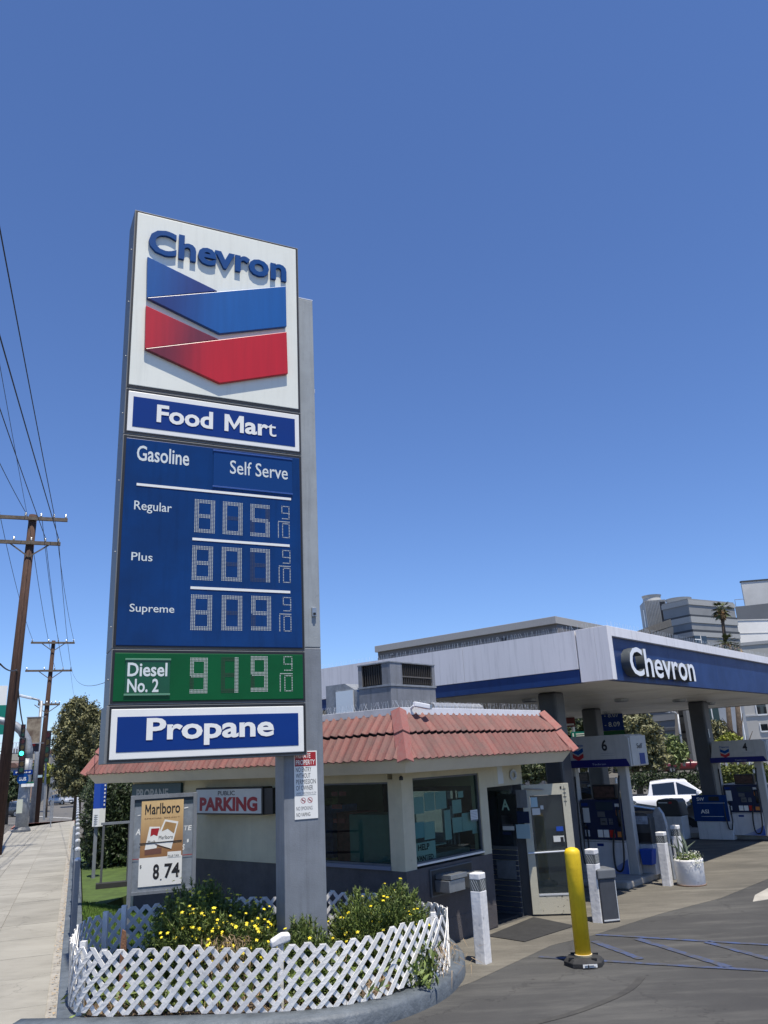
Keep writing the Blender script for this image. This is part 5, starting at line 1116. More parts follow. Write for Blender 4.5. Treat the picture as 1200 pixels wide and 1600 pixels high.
silver=M('silver_car_paint',(.50,.52,.54),.3,metal=.35,coat=.5); dkgrey=M('charcoal_car_paint',(.055,.065,.075),.3,coat=.6); whitecar=M('white_car_paint',(.78,.78,.78),.3,coat=.5); redcar=M('dark_red_car_paint',(.13,.014,.018),.3,coat=.5); bluecar=M('dark_blue_car_paint',(.03,.055,.10),.3,coat=.6); graycar=M('warm_grey_car_paint',(.10,.10,.095),.35,coat=.5); blackcar=M('black_car_paint',(.015,.016,.018),.25,coat=.6)
def gpt(x,D): p=dist(x,1200,D); return (p[0],p[1],gz(p[0],p[1])-.13)
def gfit(x,y):   # ground point under a sight line on the sloping terrain
    z=0
    for _ in range(12): p=gr(x,y,z); z=gz(p[0],p[1])-.13
    return (p[0],p[1],z)
make_car('silver hatchback crossing the junction beyond the end of the pavement','hatch',silver,gfit(96,1257),120,name='moving_car')
make_car('charcoal sedan waiting in the street, partly hidden behind the signal mast','sedan',dkgrey,gfit(22,1276),-62,name='moving_car')
make_car('small black car driving far up the street between pole and yellow tree','suv',blackcar,gfit(67,1239),158,name='moving_car')
make_car('white crew-cab pickup truck parked beyond the pump islands','pickup',whitecar,(lambda p:(p[0],p[1],-1.05))(dist(1046,1200,43)),108,cat='pickup truck')
p=dist(1133,1200,29); make_car('warm grey hatchback stopped at the far lane behind the dark column','hatch',graycar,(p[0],p[1],gz(p[0],p[1])),-72,sc_=1.12)
p=dist(925,1200,27); make_car('dark blue sedan stopped behind pump 6 post','sedan',bluecar,(p[0],p[1],gz(p[0],p[1])),110)
p=dist(1070,1200,98); make_car('dark red off-road wagon parked in the distance under the grey building','suv',redcar,(p[0],p[1],p[2]-1.0),100,cat='suv')
redz=[o for o in COL.objects if o.get('label','').startswith('dark red off')][0]; dd=dist(1070,1207,98); redz.location=(dd[0],dd[1],dd[2])
for i,(x,y,pt_,kd,lb) in enumerate(((70,1226,silver,'sedan','tiny pale car far up the street under the overpass'),(108,1232,whitecar,'hatch','tiny white car parked far away beneath the big tree'),(84,1228,blackcar,'sedan','tiny dark car far up the street beside the grey sign backs'))):
    pp_=dist(x,y,110+i*12); make_car(lb,kd,pt_,(pp_[0],pp_[1],pp_[2]),158)
# raised road bank behind the pumps carries the red wagon
bk=[dist(x,1208,D) for x,D in ((850,92),(1330,92),(1330,150),(850,150))]; zz=dist(1070,1207,98)[2]
b=MB().prism([tuple(p[:2]) for p in bk],zz-2,zz,'z'); struct('upper_road',b,asphalt_road)
# ================================================================== STREET FURNITURE LEFT
def upole(label,base,top,arms,r0=.19,r1=.13):
    t=thing('utility_pole',label,'utility pole',loc=base); T_=Vector(top)-Vector(base)
    MB().tube([(0,0,-.3),tuple(T_*.5),tuple(T_)],[r0,(r0+r1)/2,r1],14).build('shaft',wood_dark,t,smooth=True)
    out=[]
    for (zf,La,Rb,brace,th) in arms:
        c=T_*zf; ax=Vector((math.sin(rad(69)),math.cos(rad(69)),0)); yv=Vector((ax.y,-ax.x,0))*.17
        p=c-ax*La+yv; q=c+ax*Rb+yv; MB().bar(tuple(p),tuple(q),.10,th).build('crossarm',wood_arm,t)
        ins=[]
        for f in (.03,.40,.62,.80,.97):
            o=p.lerp(q,f); MB().lathe([(.025,0),(.045,.05),(.03,.09),(.045,.11),(.02,.15)],8,(o.x,o.y,o.z+th/2)).build('insulator',alu,t); ins.append(Vector(base)+o+Vector((0,0,th/2+.15)))
        if brace:
            for e in (-.75,.75): MB().bar(tuple(c+ax*e+yv),tuple(c-Vector((0,0,.55))+yv),.02,.05).build('brace',wood_arm,t)
        out.append(ins)
    return t,out
D1,D2=32.,56.3
b1=gpt(0,1); 
def polar(az,D,z=0): return (D*math.sin(rad(az)),D*math.cos(rad(az)),z)
p1b=polar(-25.42,D1); p1t=polar(-24.94,D1,2.5+D1*.2993); p2b=polar(-23.29,D2,-.0); p2t=polar(-23.03,D2,2.5+D2*.149)
zt1=p1t[2]; 
_,I1=upole('near brown wooden utility pole with two crossarms at the left edge',p1b,p1t,[(.985,1.25,1.25,False,.13),(.905,1.65,1.08,True,.13)],.205,.15)
_,I2=upole('second brown wooden utility pole standing at the street corner beyond the near one',p2b,p2t,[(.985,1.35,1.3,True,.12),(.82,1.5,1.3,True,.12),(.625,.55,.75,True,.12)],.19,.12)
def wire(name_,p,q,sag,r=.011,n=16,col=wire_m,lab=''):
    p=Vector(p);q=Vector(q); P=[p.lerp(q,i/n)-Vector((0,0,sag*4*(i/n)*(1-i/n))) for i in range(n+1)]
    o=MB().tube([tuple(a) for a in P],r,5).build(name_,col,smooth=True); o['label']=lab; o['category']='cable'; o['group']='overhead wires between the utility poles'; return o
# near spans: through left frame edge
def exit_pt(x,y,z): return gr(x,y,z)
for (ins,(ex,ey),k) in ((I1[0][3],(0,345),0),(I1[1][4],(0,515),1),(I1[1][3],(0,630),2),(I1[0][1],(0,718),3),(I1[1][2],(0,560),4)):
    e=Vector(exit_pt(ex,ey,ins.z-.0)); d=(e-ins); far=ins+d*1.9
    wire('overhead_wire',ins,far,.12,r=(.014,.016,.013,.012,.007)[k],lab=('outermost overhead wire rising highest past the left edge','thick overhead wire from the lower crossarm leaving at the left edge','overhead wire crossing the middle of the left edge','lowest left overhead wire from the top crossarm','faint thin wire close beside the thick one')[k])
for a,c,lb in ((I1[0][3],I2[0][4],'span wire between top crossarms, right side'),(I1[0][2],I2[0][2],'span wire between top crossarms at the middle'),(I1[0][0],I2[0][0],'span wire between top crossarms, left side'),(I1[1][4],I2[1][4],'span wire between lower crossarms, outer right'),(I1[1][3],I2[1][3],'span wire between lower crossarms, second from right'),(I1[1][2],I2[1][2],'span wire between lower crossarms, beside the shaft')):
    wire('overhead_wire',a,c,.35,lab=lb)
p=I2[1][4]; wire('overhead_wire',p,dist(178,1061,13),.5,r=.006,lab='thin service wire from the second pole to the tall price sign')
wire('overhead_wire',I2[1][4]-Vector((0,0,.3)),dist(118,1092,90),.3,r=.008,lab='thin wire dropping from the second pole to the big tree')
wire('overhead_wire',dist(0,1037,20),dist(26,1046,31),.1,r=.02,lab='black cable meeting the near pole at mid height')
wire('overhead_wire',dist(26,1048,31.5),dist(36,1133,44),.2,r=.03,lab='thick black cable dropping behind the near pole to the signal mast')
# street light
def street_light(label,bpx,tpx,lpx,D,r=.09,group=None):
    b_=dist(*bpx,D); tt=dist(*tpx,D); ll=dist(*lpx,D); t=thing('street_light',label,'street light',loc=b_); T_=Vector(tt)-Vector(b_); L_=Vector(ll)-Vector(b_)
    MB().tube([(0,0,-.3),tuple(T_)],[r,r*.6],10).build('pole',galv,t,smooth=True)
    m1=T_*.965; md=(m1+L_)/2+Vector((0,0,(L_-m1).length*.16)); pp=smooth_path([(0,0),(1,1)],False,2)
    MB().tube([tuple(m1),tuple(m1.lerp(md,.5)+Vector((0,0,.12))),tuple(md),tuple(L_)],r*.4,8).build('arm',galv,t,smooth=True)
    dx=(L_-md).normalized(); MB().bar(tuple(L_-dx*.1),tuple(L_+dx*.7),.28,.14).build('lamp_head',alu_lt,t,bev=.03); return t
street_light('grey street light with curved arm beside the second wooden pole',(50,1278),(65,1095),(47,1090.5),52,.15)
street_light('small far street light before the big tree',(109,1228),(113,1140),(98,1139),95,.11)
street_light('street light with a bent arm behind the canopy column',(1068,1190),(1059,1116),(1045,1112),60,.10)
# banner on the light pole
g=dist(52,1140,50); t=thing('lamp_post_banner','brown printed street banner hanging beside the light pole','banner',loc=g,rot=rad(22)); box('cloth',M('brown_banner_print',(.11,.075,.05),.7,var=.7,scale=1.6,col2=(.35,.30,.22)),t,-.36,0,-.72,.36,.02,.66); box('arm',galv,t,-.4,-.02,.66,.6,.03,.70); box('arm',galv,t,-.4,-.02,-.76,.6,.03,-.72)
g=dist(52,1166,50.5); t=thing('lamp_post_banner','small dark banner below the brown banner on the light pole','banner',loc=g,rot=rad(22)); box('cloth',M('dark_banner_print',(.04,.04,.06),.7,var=.5,scale=3),t,-.3,0,-.3,.3,.02,.3); box('red_mark',print_red,t,-.15,-.005,.0,.1,-.001,.2)
# traffic signal mast
D3=44.; mb_=dist(34,1289,D3); t=thing('traffic_signal_mast','thick grey curved traffic signal mast with green light at the pavement corner','traffic signal',loc=(mb_[0],mb_[1],0))
def rel(x,y,D=D3): p=dist(x,y,D); return (p[0]-mb_[0],p[1]-mb_[1],p[2])
MB().tube([(0,0,0),rel(37,1250),rel(41,1205),rel(43,1185)],[.30,.27,.25,.24],16).build('shaft',galv,t,smooth=True)
MB().tube([rel(43,1187),rel(43.5,1172),rel(41,1155),rel(34,1142),rel(24,1134),rel(10,1128),rel(-30,1118)],[.24,.235,.225,.215,.2,.18,.14],14).build('curved_arm',galv,t,smooth=True)
MB().lathe([(.42,0),(.40,.10),(.3,.22)],12).build('base_cover',grey_dark,t)
def head(x,y,D,par,lit=None,sz=1.,rz=rad(22)):
    q=dist(x,y,D); o=bpy.data.objects.new('signal_head',MB().box(-.2*sz,-.12,-.6*sz,.2*sz,.12,.6*sz).mesh('signal_head')); COL.objects.link(o); o.data.materials.append(black); o.parent=par; o.location=(q[0]-par.location.x,q[1]-par.location.y,q[2]-par.location.z); o.rotation_euler=(0,0,rz)
    for k,(cc,nm) in enumerate((((.05,.01,.01),'red_lens'),((.06,.04,.01),'amber_lens'),((.01,.05,.03),'green_lens'))):
        on=(lit==k); mm=M(nm+('_lit' if on else '_dark'),cc,.3,emit=(.05,1,.6,3.) if on else None); ln=MB().lathe([(.14*sz,0),(.14*sz,.02)],16).build('lens',mm,o); ln.rotation_euler=(math.pi/2,0,0); ln.location=(0,-.125,(.38-.38*k)*sz)
        vz=MB().tube([( .17*sz*math.cos(a),-.13,(.38-.38*k)*sz+.17*sz*math.sin(a)) for a in (0,.8,1.57,2.3,3.14)],.02,4).build('visor',black,o)
    return o
head(34.5,1168,D3-.4,t,2,.72); head(36,1142,D3-.4,t,None,.5); head(34,1194,D3-.4,t,None,.7)
t4=thing('traffic_signal','slim far traffic signal on a thin pole beside the second wooden pole','traffic signal',loc=(*dist(71,1250,60)[:2],0)); a=Vector(dist(71,1255,60))-t4.location; c=Vector(dist(73,1150,60))-t4.location; MB().tube([(0,0,-.3),tuple(c)],.07,8).build('pole',galv,t4); head(73,1160,59.6,t4,None,1.25); head(73,1180,59.6,t4,None,.8)
def plate(nm,lab,x,y,D,w_,h_,mat,rz=rad(22),text=None,tm=clean_white,cat='sign',pole=None):
    g=dist(x,y,D); t=thing(nm,lab,cat,loc=g,rot=rz); box('plate',mat,t,-w_/2,0,-h_/2,w_/2,.03,h_/2,bev=.004)
    if text: txt(t,text,tm,-w_*.38,-h_*.22,w_*.38,h_*.22,-.003,.02)
    box('bracket',galv,t,-.03,.031,-h_*.4,.03,.12,h_*.4)
    return t
plate('bus_stop_sign','blue wide sign with white script on the signal mast',36,1207,43.6,.85,.22,sign_blue2,text='Rapid')
g=dist(35.5,1217,43.6); t=thing('round_bus_sign','round blue bus sign below the wide blue one','sign',loc=g,rot=rad(22)); o=MB().lathe([(.26,0),(.26,.03)],20).build('disc',letter_blue,t); o.rotation_euler=(math.pi/2,0,0); txt(t,'BUS',clean_white,-.15,-.08,.15,.08,-.035,.02)
plate('street_name_sign','small green and white street name plate on the signal mast',43,1227,43.5,.55,.14,clean_white); plate('street_name_sign','dark green name plate just above the white one on the mast',44,1224,43.6,.5,.13,M('green_name_plate',(.01,.12,.07),.4))
plate('paper_notice','pale upright notice taped low on the signal mast',30.5,1260,43.5,.26,.62,M('pale_notice',(.5,.52,.42),.6))
plate('freeway_sign','large green road sign half cut off at the left edge',-12,1125,60,1.8,1.9,M('freeway_green',(.0,.17,.12),.4)); plate('white_billboard','white sign panel half cut off at the left edge above the green sign',-12,1090,62,1.8,1.6,clean_white)
plate('thin_blue_plate','small blue parking plate on the second wooden pole',62,1213,55.5,.30,.14,paper_t)
for i,(x0,y0,y1,lb) in enumerate(((82,1208,1236,'narrow grey sign back beside the yellow tree'),(86,1207,1234,'wider grey sign back right of the narrow one'))):
    g=dist(x0,(y0+y1)/2,75); hgt=(y1-y0)/1240*75*.95; t=thing('sign_seen_from_behind',lb,'sign',loc=g,rot=rad(22)); box('plate',galv,t,-.16-.08*i,0,-hgt/2,.16+.08*i,.03,hgt/2); MB().tube([(0,.05,-hgt/2-2.2),(0,.05,hgt/2)],.035,6).build('pole',galv,t)
g=dist(80,1275,46); t=thing('thin_post','thin bare metal post at the kerb where the pavement ends','post',loc=(g[0],g[1],0)); MB().tube([(0,0,0),(0,0,1.25)],.03,8).build('pole',galv,t); box('foot',galv,t,-.06,-.06,0,.06,.06,.02)
# person far off
# ================================================================== VEGETATION
def blobpx(cx,cy,rx,ry,D,base):      # crown ball seen centred at pixel, radii in pixels
    p=dist(cx,cy,D); k=D/1240*1.03; return (p[0]-base[0],p[1]-base[1],p[2]-base[2],rx*k,rx*k*.9,ry*k)
bs=(*dist(122,1235,62)[:2],-.6)
tree('large grey-green street tree rising behind the dark hedge left of the tall sign',bs,9,[blobpx(*a,62,bs) for a in ((121,1106,15,15),(112,1120,14,16),(137,1116,15,15),(104,1142,15,18),(128,1134,22,20),(150,1128,15,16),(112,1162,20,17),(136,1158,24,22),(158,1146,17,20),(99,1176,12,13),(122,1186,24,20),(146,1186,24,22),(110,1208,20,15),(134,1214,26,16),(158,1205,20,22),(168,1130,13,17),(102,1196,10,12),(95,1210,11,9),(120,1228,26,12))],leaf_grey,52000,.17,.3,seedv=1,name='street_tree')
bs=(*dist(168,1230,45)[:2],-.3)
tree('darker tree crown between the big street tree and the price sign',bs,7,[blobpx(*a,45,bs) for a in ((165,1125,8,12),(160,1150,12,16),(172,1165,16,24),(165,1195,18,24),(180,1190,22,30))],leaf_grey,14000,.14,.2,seedv=2,name='street_tree')
bs=(*dist(75,1232,85)[:2],-1.2)
tree('small yellow-green tree in the distance by the second wooden pole',bs,4,[blobpx(*a,85,bs) for a in ((75,1207,9,9),(72,1214,9,6),(79,1213,8,7))],leaf_lime,1600,.3,.12,seedv=3,name='small_tree')
bs=(*dist(12,1250,56)[:2],-.4)
tree('dark round bushy tree behind the charcoal sedan at the left edge',bs,4,[blobpx(*a,56,bs) for a in ((6,1222,18,16),(20,1228,16,14),(10,1240,22,12),(-12,1228,20,22))],leaf_dark,6000,.2,.15,seedv=4,name='bushy_tree')
# dark hedge
hb=[]
Hh=Fr((*dist(126,1340,24.)[:2],0),66)
hp=[(x,y,z) for x in np.arange(.42,4.6,.5) for y in (0.,.6,1.2) for z in (.5,1.15,1.8)]
hb=[(x,y,z+ .12*math.sin(x*3),.5,.5,.5) for x,y,z in hp]+[(.6,0.4,2.05,.5,.45,.3),(1.5,.3,2.2,.6,.5,.3),(2.6,.3,2.1,.5,.4,.35)]
hd=thing('hedge','tall dense dark green hedge between the lawn and the street trees','hedge',fr=Hh); foliage('leaves',leaf_dark,hd,hb,60000,.075,aspect=1.5,shell=.6,seedv=9)
b=MB(); 
for k in range(16): x=random.uniform(.2,3.5); y=random.uniform(.1,1.2); b.tube([(x,y,0),(x+random.gauss(0,.1),y,.8),(x+random.gauss(0,.2),y+.1,1.7)],[.04,.03,.01],5)
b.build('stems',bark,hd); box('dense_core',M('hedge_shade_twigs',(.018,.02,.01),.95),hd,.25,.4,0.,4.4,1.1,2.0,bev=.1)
for v in COL.objects:
    pass
# greenery behind the forecourt
bs=(*dist(995,1200,52)[:2],-1.6)
tree('large olive-green tree behind pump 6 under the canopy edge',bs,8,[blobpx(*a,52,bs) for a in ((985,1135,26,22),(1005,1150,26,26),(1015,1180,24,22),(985,1165,30,30),(965,1150,26,40))],leaf_grey,22000,.2,.25,seedv=11,name='shade_tree')
bs=(*dist(1052,1205,60)[:2],-1.7)
tree('small bright green young tree near the red wagon',bs,5,[blobpx(*a,60,bs) for a in ((1050,1165,14,14),(1058,1178,13,12),(1045,1180,12,10),(1062,1170,9,9))],M('fresh_green_leaves',(.15,.19,.06),.6,island=.4),2600,.22,.08,seedv=12,name='young_tree')
bs=(*dist(905,1200,60)[:2],-1.6)
tree('olive tree crown seen between the columns left of the blue price sign',bs,8,[blobpx(*a,60,bs) for a in ((890,1130,40,30),(870,1160,40,30),(930,1130,26,30),(900,1175,50,30))],leaf_mid,12000,.3,.25,seedv=13,name='shade_tree')
bs=(*dist(830,1215,50)[:2],-1.5)
tree('low round green shrub tree seen above the open door',bs,4,[blobpx(*a,50,bs) for a in ((825,1205,22,14),(850,1200,18,16),(805,1200,20,12))],leaf_mid,4500,.2,.12,seedv=14,name='shrub_tree')
bs=(*dist(1130,1180,64)[:2],-1.7)
tree('thin pale flowering tree behind the number 4 pump sign',bs,5,[blobpx(*a,64,bs) for a in ((1110,1150,14,16),(1122,1140,12,14),(1100,1158,10,10))],leaf_grey,1800,.22,.08,seedv=15,name='young_tree')
tree('low yellow-green shrub between the bare trunks',(*dist(1142,1190,60)[:2],-1.7),4,[blobpx(*a,60,(*dist(1142,1190,60)[:2],-1.7)) for a in ((1142,1155,12,8),(1130,1160,10,6))],leaf_lime,900,.2,.06,seedv=16,name='shrub_tree')
for i,(x0,y0,x1,y1,D,mt_,lb) in enumerate(((985,1207,1100,1226,50,leaf_dark,'long dark clipped hedge behind the white pickup'),(1115,1196,1150,1222,48,M('yellow_green_hedge',(.13,.15,.03),.6,island=.4),'yellow-green hedge right of the dark column'),(1150,1194,1215,1220,48,bpy.data.materials['yellow_green_hedge'],'yellow-green hedge seen below the number 4 pump sign'))):
    bs=dist((x0+x1)/2,y1+6,D); t=thing('clipped_hedge',lb,'hedge',loc=bs); n_=max(3,int((x1-x0)/9)); bl=[blobpx(x0+(x1-x0)*(k+.5)/n_,(y0+y1)/2+3,9,(y1-y0)/2+3,D,bs) for k in range(n_)]; foliage('leaves',mt_,t,bl,3200,.15,shell=.5,seedv=20+i); MB().tube([(0,0,-.6),(0,0,.5)],.05,5).build('stem',bark,t)
for i,(xa,ya,xb,yb_,lb) in enumerate(((1137,1100,1146,1190,'dark leaning palm trunk, left one of the pair behind the canopy'),(1152,1100,1160,1192,'dark leaning palm trunk, right one of the pair behind the canopy'))):
    D=62; p=dist(xb,yb_,D); q=dist(xa,ya,D); t=thing('bare_palm',lb,'tree',loc=p); v=Vector(q)-Vector(p); MB().tube([tuple(-v*.2),(0,0,0),tuple(v*.5),tuple(v*1.15)],[.24,.22,.18,.16],9).build('trunk',bark,t,smooth=True)
    if i==1:
        for k in range(7):
            a=random.uniform(.1,1.2); s=random.choice((1,1,-1)); st0=v*random.uniform(.1,.6); MB().tube([tuple(st0),tuple(st0+Vector((s*.6*a,0,.5))),tuple(st0+Vector((s*1.1*a,0,1.3)))],[.07,.05,.015],5).build('bare_branch',bark,t)
# palm tree with crown against sky
def palm(lab,px,py,bx,by,D,R_,n):
    c=dist(px,py,D); b0=dist(bx,by,D); t=thing('palm_tree',lab,'tree',loc=(b0[0],b0[1],b0[2]-3)); v=Vector(c)-t.location
    MB().tube([(0,0,0),tuple(v*.6),tuple(v)],[.28,.2,.17],9).build('trunk',bark,t,smooth=True)
    b=MB(); 
    for k in range(n):
        a=random.uniform(0,6.28); el=random.uniform(-.9,1.1); d=Vector((math.cos(a)*math.cos(el),math.sin(a)*math.cos(el),math.sin(el))); L_=R_*random.uniform(.75,1.05); side=d.cross(Vector((0,0,1)))
        if side.length<.01: continue
        side.normalize(); base=v+d*L_*.45; b.tube([tuple(v),tuple(base)],[.03,.02],3)
        for j in range(13):           # fan leaf
            f=(j-6)/6; dd=(d+side*f*.8+Vector((0,0,-.25*abs(f)))).normalized(); tip=base+dd*L_*.55*(1-.25*abs(f))-Vector((0,0,.1*R_)); w_=side*.05; q=len(b.v); b.v+=[tuple(base-w_*.4),tuple(base+w_*.4),tuple((base+tip)/2+w_),tuple(tip),tuple((base+tip)/2-w_)]; b.f.append((q,q+1,q+2,q+3,q+4))
    me=bpy.data.meshes.new('crown'); me.from_pydata(b.v,[],b.f); obj('crown',me,palm_m,t)
    foliage('dead_skirt',dry,t,[(v.x,v.y,v.z-.6,.35,.35,.5)],250,.4,aspect=2)
palm('tall palm tree standing against the grey striped building',1127,953,1131,1004,100,1.7,42); palm('shorter palm top showing just above the canopy edge',1133,1006,1134,1030,90,1.6,30); palm('small drooping palm top right of the shorter palm',1150,1012,1152,1030,92,.9,14)
# ================================================================== BACKGROUND BUILDINGS
def bld(label,D,corner,left,right,topz_px,faz,mat,name='building',zb=-3,depthL=None,group=None):
    pass
def building(label,O,az,LX,LY,z0,z1,mat,name='building',roofmat=None):
    """corner O, x along az, y along az-90"""
    fr=Fr((O[0],O[1],0),az); t=thing(name,label,'building',fr=fr); box('walls',mat,t,0,0,z0,LX,LY,z1); return t,fr
gstripe=M('grey_corrugated_cladding',(.17,.175,.175),.55,var=.1,scale=.4); gstripe_l=M('pale_grey_band',(.36,.365,.35),.55,var=.1); gstripe_d=M('dark_joint_band',(.05,.055,.06),.6)
D=110; O=dist(1074,935,D); AZB=40
# striped building
def at_(px,py,D): return dist(px,py,D)
t,fr=building('grey horizontally striped metal-clad building with cooling towers behind the canopy',O,58,9.5,4.2,-4,O[2],M('mid_grey_cladding',(.26,.265,.26),.55,var=.15,scale=.5))
zt=O[2]
z=zt-.2; i=0
bandL=[(.6,gstripe_l),(1.3,None),(.25,gstripe_d),(.8,gstripe_l),(.9,None),(.3,gstripe_d)]
while z>-2:
    hgt,mm=bandL[i%6]
    if mm: box('cladding_band',mm,t,-.08,-.12,z-hgt,9.55,-.001,z); box('cladding_band',mm,t,-.1,-.002,z-hgt,-.001,4.25,z)
    z-=hgt; i+=1
def onx(px,py): return fr.py(px,py,-.15)
for (x0,y0,x1,y1) in ((1086,1005,1103,994),(1110,1160,1118,1104),(1120,1150,1130,1104),(1100,1140,1106,1108)):
    p=onx(x0,y0);q=onx(x1,y1); wn=box('window',carglass,t,p[0],-.2,min(p[1],q[1]),q[0],-.121,max(p[1],q[1])); mid=(p[0]+q[0])/2; box('mullion',clean_white,wn,mid-.06,-.24,min(p[1],q[1]),mid+.06,-.201,max(p[1],q[1])); zc=(p[1]+q[1])/2; box('transom',clean_white,wn,p[0],-.235,zc-.06,mid-.061,-.201,zc+.06)
# cooling towers on roof
O2=dist(1012,978,D+6); f2=Fr((O2[0],O2[1],0),98)
t2=thing('cooling_tower','ribbed pale grey cooling tower with round fan top on the roof ridge','cooling tower',fr=f2); zt2=dist(1012,935,D+6)[2]; w_=abs(f2.py(1045,960,0)[0]); z0=O2[2]-2
tower_m=M('ribbed_tower_steel',(.27,.28,.28),.5,var=.25,scale=.8); box('casing',tower_m,t2,0,0,z0,w_*.95,4,zt2-.3)
for k in range(14): x=w_*.95*k/14; box('rib',galv,t2,x,-.08,z0,x+.06,-.001,zt2-.3)
box('dark_opening',black,t2,w_*.68,-.09,z0+2.4,w_*.9,-.081,zt2-.6); MB().lathe([(1.3,0),(1.2,.5),(1.35,.9)],24,(w_*.45,1.6,zt2-.3)).build('fan_cowl',M('pale_cowl',(.42,.42,.40),.5),t2,smooth=False)
for k in range(3): MB().tube([(-.3,-.2,z0+k*1.4),(-.3,-.2,z0+k*1.4+1.4)],.04,5).build('ladder_rail',alu_lt,t2)
cg=dist(1060,936,D+4); t=thing('cooling_tower','second pale round fan cowl right of the ribbed cooling tower','cooling tower',loc=(cg[0],cg[1],cg[2]-1.0)); MB().lathe([(1.7,0),(1.55,.5),(1.7,1.0)],26).build('fan_cowl',bpy.data.materials['pale_cowl'],t); MB().lathe([(1.9,-2.),(1.9,0)],18).build('base_ring',tower_m,t)
# lower left wing with ribbed roof
O3=dist(1046,1002,D-2); t,f3=building('low grey wing with slanting ribbed roof left of the striped building',dist(1050,1004,D-4),128,.4,24,-4,dist(1050,1004,D-4)[2],gstripe)
# lean roof
r0=dist(990,984+4,D-6); r1=dist(1048,967,D-6); r2=dist(1050,978,D-6); r3=dist(978,1002,D-6)
MB().add([tuple(Vector(p)-Vector(t.location)) for p in ()],[]) if False else None
rf2=thing('ribbed_roof','brown ribbed metal roof strip sloping below the cooling tower','roof',loc=tuple(r3)); Vv=[Vector(p)-Vector(r3) for p in (r3,r2,r1,r0)]; bk_=Vector((0,3,0)); MB().add([tuple(v) for v in Vv]+[tuple(v+bk_) for v in Vv],[(0,1,2,3),(7,6,5,4),(0,4,5,1),(1,5,6,2),(2,6,7,3),(3,7,4,0)]).build('roof_sheet',M('brown_grey_roof',(.16,.15,.13),.6,var=.3,scale=2,stretch=(6,1,1)),rf2)
low=[dist(x,y,D-7) for x,y in ((975,1003),(1052,979),(1056,1200),(975,1200))]; lw_=thing('grey_annex','dark grey banded annex below the ribbed roof seen above and beneath the canopy','building',loc=tuple(low[3])); Vv=[Vector(p)-Vector(low[3]) for p in low]; MB().add([tuple(v) for v in Vv]+[tuple(v+Vector((1,5,0))) for v in Vv],[(3,2,1,0),(4,5,6,7),(0,4,7,3),(1,2,6,5),(0,1,5,4),(3,7,6,2)]).build('walls',M('annex_cladding',(.14,.145,.145),.6,var=.2,scale=.6,stretch=(.2,.2,3)),lw_)
for k in range(12):
    f=k/12; a=Vv[3].lerp(Vv[0],f); c=Vv[2].lerp(Vv[1],f); MB().bar(tuple(a+Vector((0,-.12,.3))),tuple(c+Vector((0,-.12,.3))),.15,.28 if k%2 else .6).build('cladding_band',gstripe_d if k%2 else gstripe,lw_)
# white building blocks on the right
wm=M('white_render',(.80,.79,.75),.7,var=.12,scale=.3); pm2=M('pale_grey_render',(.55,.55,.53),.7,var=.15,scale=.3)
O4=dist(1158,910,150); t,f4=building('tall pale grey blank building rising at the right edge',O4,100,60,.5,-4,O4[2],pm2); t.children[0].location=(0,0,0)
f4=Fr((O4[0],O4[1],0),125)
for zz_ in (O4[2]-4.5,O4[2]-9): box('joint_line',gstripe_d,t,-.02,-.06,zz_,60,-.001,zz_+.12)
box('roof_edge',gstripe_d,t,-.1,-.1,O4[2],60,.6,O4[2]+.25); 
g=dist(1156,946,150); box('side_balcony',galv,t,-1.6,-.3,g[2]-2.2,-.1,.3,g[2]-.2); MB().tube([(-1.6,-.2,g[2]-.2),(-1.6,-.2,g[2]+1),(-.1,-.2,g[2]+1)],.06,5).build('balcony_rail',galv,t)
O5=dist(1148,970,120); t,f5=building('bright white flat-roofed building block at the right behind the canopy',O5,80,50,.6,-4,O5[2],wm)
for k,zz_ in enumerate((O5[2]-1.8,)): box('joint_line',pm2,t,0,-.05,zz_,50,-.001,zz_+.1)
box('roof_edge',pm2,t,-.05,-.08,O5[2],50,.7,O5[2]+.15); g=dist(1146,998,119); box('stair_recess',gstripe,t,-.9,-.3,g[2]-3,-.1,.3,g[2]+3.)
O6=dist(1150,958,140); t,_=building('dark grey low penthouse block between the striped and the tall pale building',O6,115,8,3,O6[2]-5,O6[2]+1.,gstripe)
O7=dist(1150,1010,100); t,f7=building('beige sloping-topped building just above the canopy edge at the right',O7,112,45,.6,-4,O7[2],M('beige_render',(.42,.41,.36),.7,var=.1)); box('roof_edge',gstripe_l,t,0,-.1,O7[2],45,.6,O7[2]+.35)
# cream building seen beneath the canopy
D=75; O8=dist(1158,1080,D); t,f8=building('cream rendered building with small windows seen beneath the canopy at the right',O8,118,40,1,-4,O8[2]+2,M('cream_render',(.50,.48,.43),.75,var=.12,scale=.4))
for (x0,y0,x1,y1) in ((1184,1116,1196,1100),(1190,1142,1199,1131)):
    p=f8.py(x0,y0,-.01);q=f8.py(x1,y1,-.01); wn=box('window',carglass,t,p[0],-.04,p[1],q[0],-.001,q[1]); box('frame',clean_white,wn,p[0]-.08,-.06,p[1]-.1,p[0]-.001,-.002,q[1]+.1); box('sill',clean_white,wn,p[0],-.08,p[1]-.12,q[0],-.002,p[1]-.001)
p=f8.py(1171,1190,-.01); MB().tube([(p[0],-.06,-3),(p[0],-.06,O8[2])],.06,6).build('downpipe',clean_white,t); box('string_course',pm2,t,0,-.07,f8.py(1175,1119,0)[1],40,-.001,f8.py(1175,1119,0)[1]+.12)
t,_=building('white glazed shopfront building behind the palm trunks',dist(1098,1080,85),118,12,1,-4,dist(1098,1080,85)[2],M('pale_blue_grey_wall',(.40,.43,.45),.6,var=.15,scale=.6)); f9=Fr((*dist(1098,1080,85)[:2],0),118)
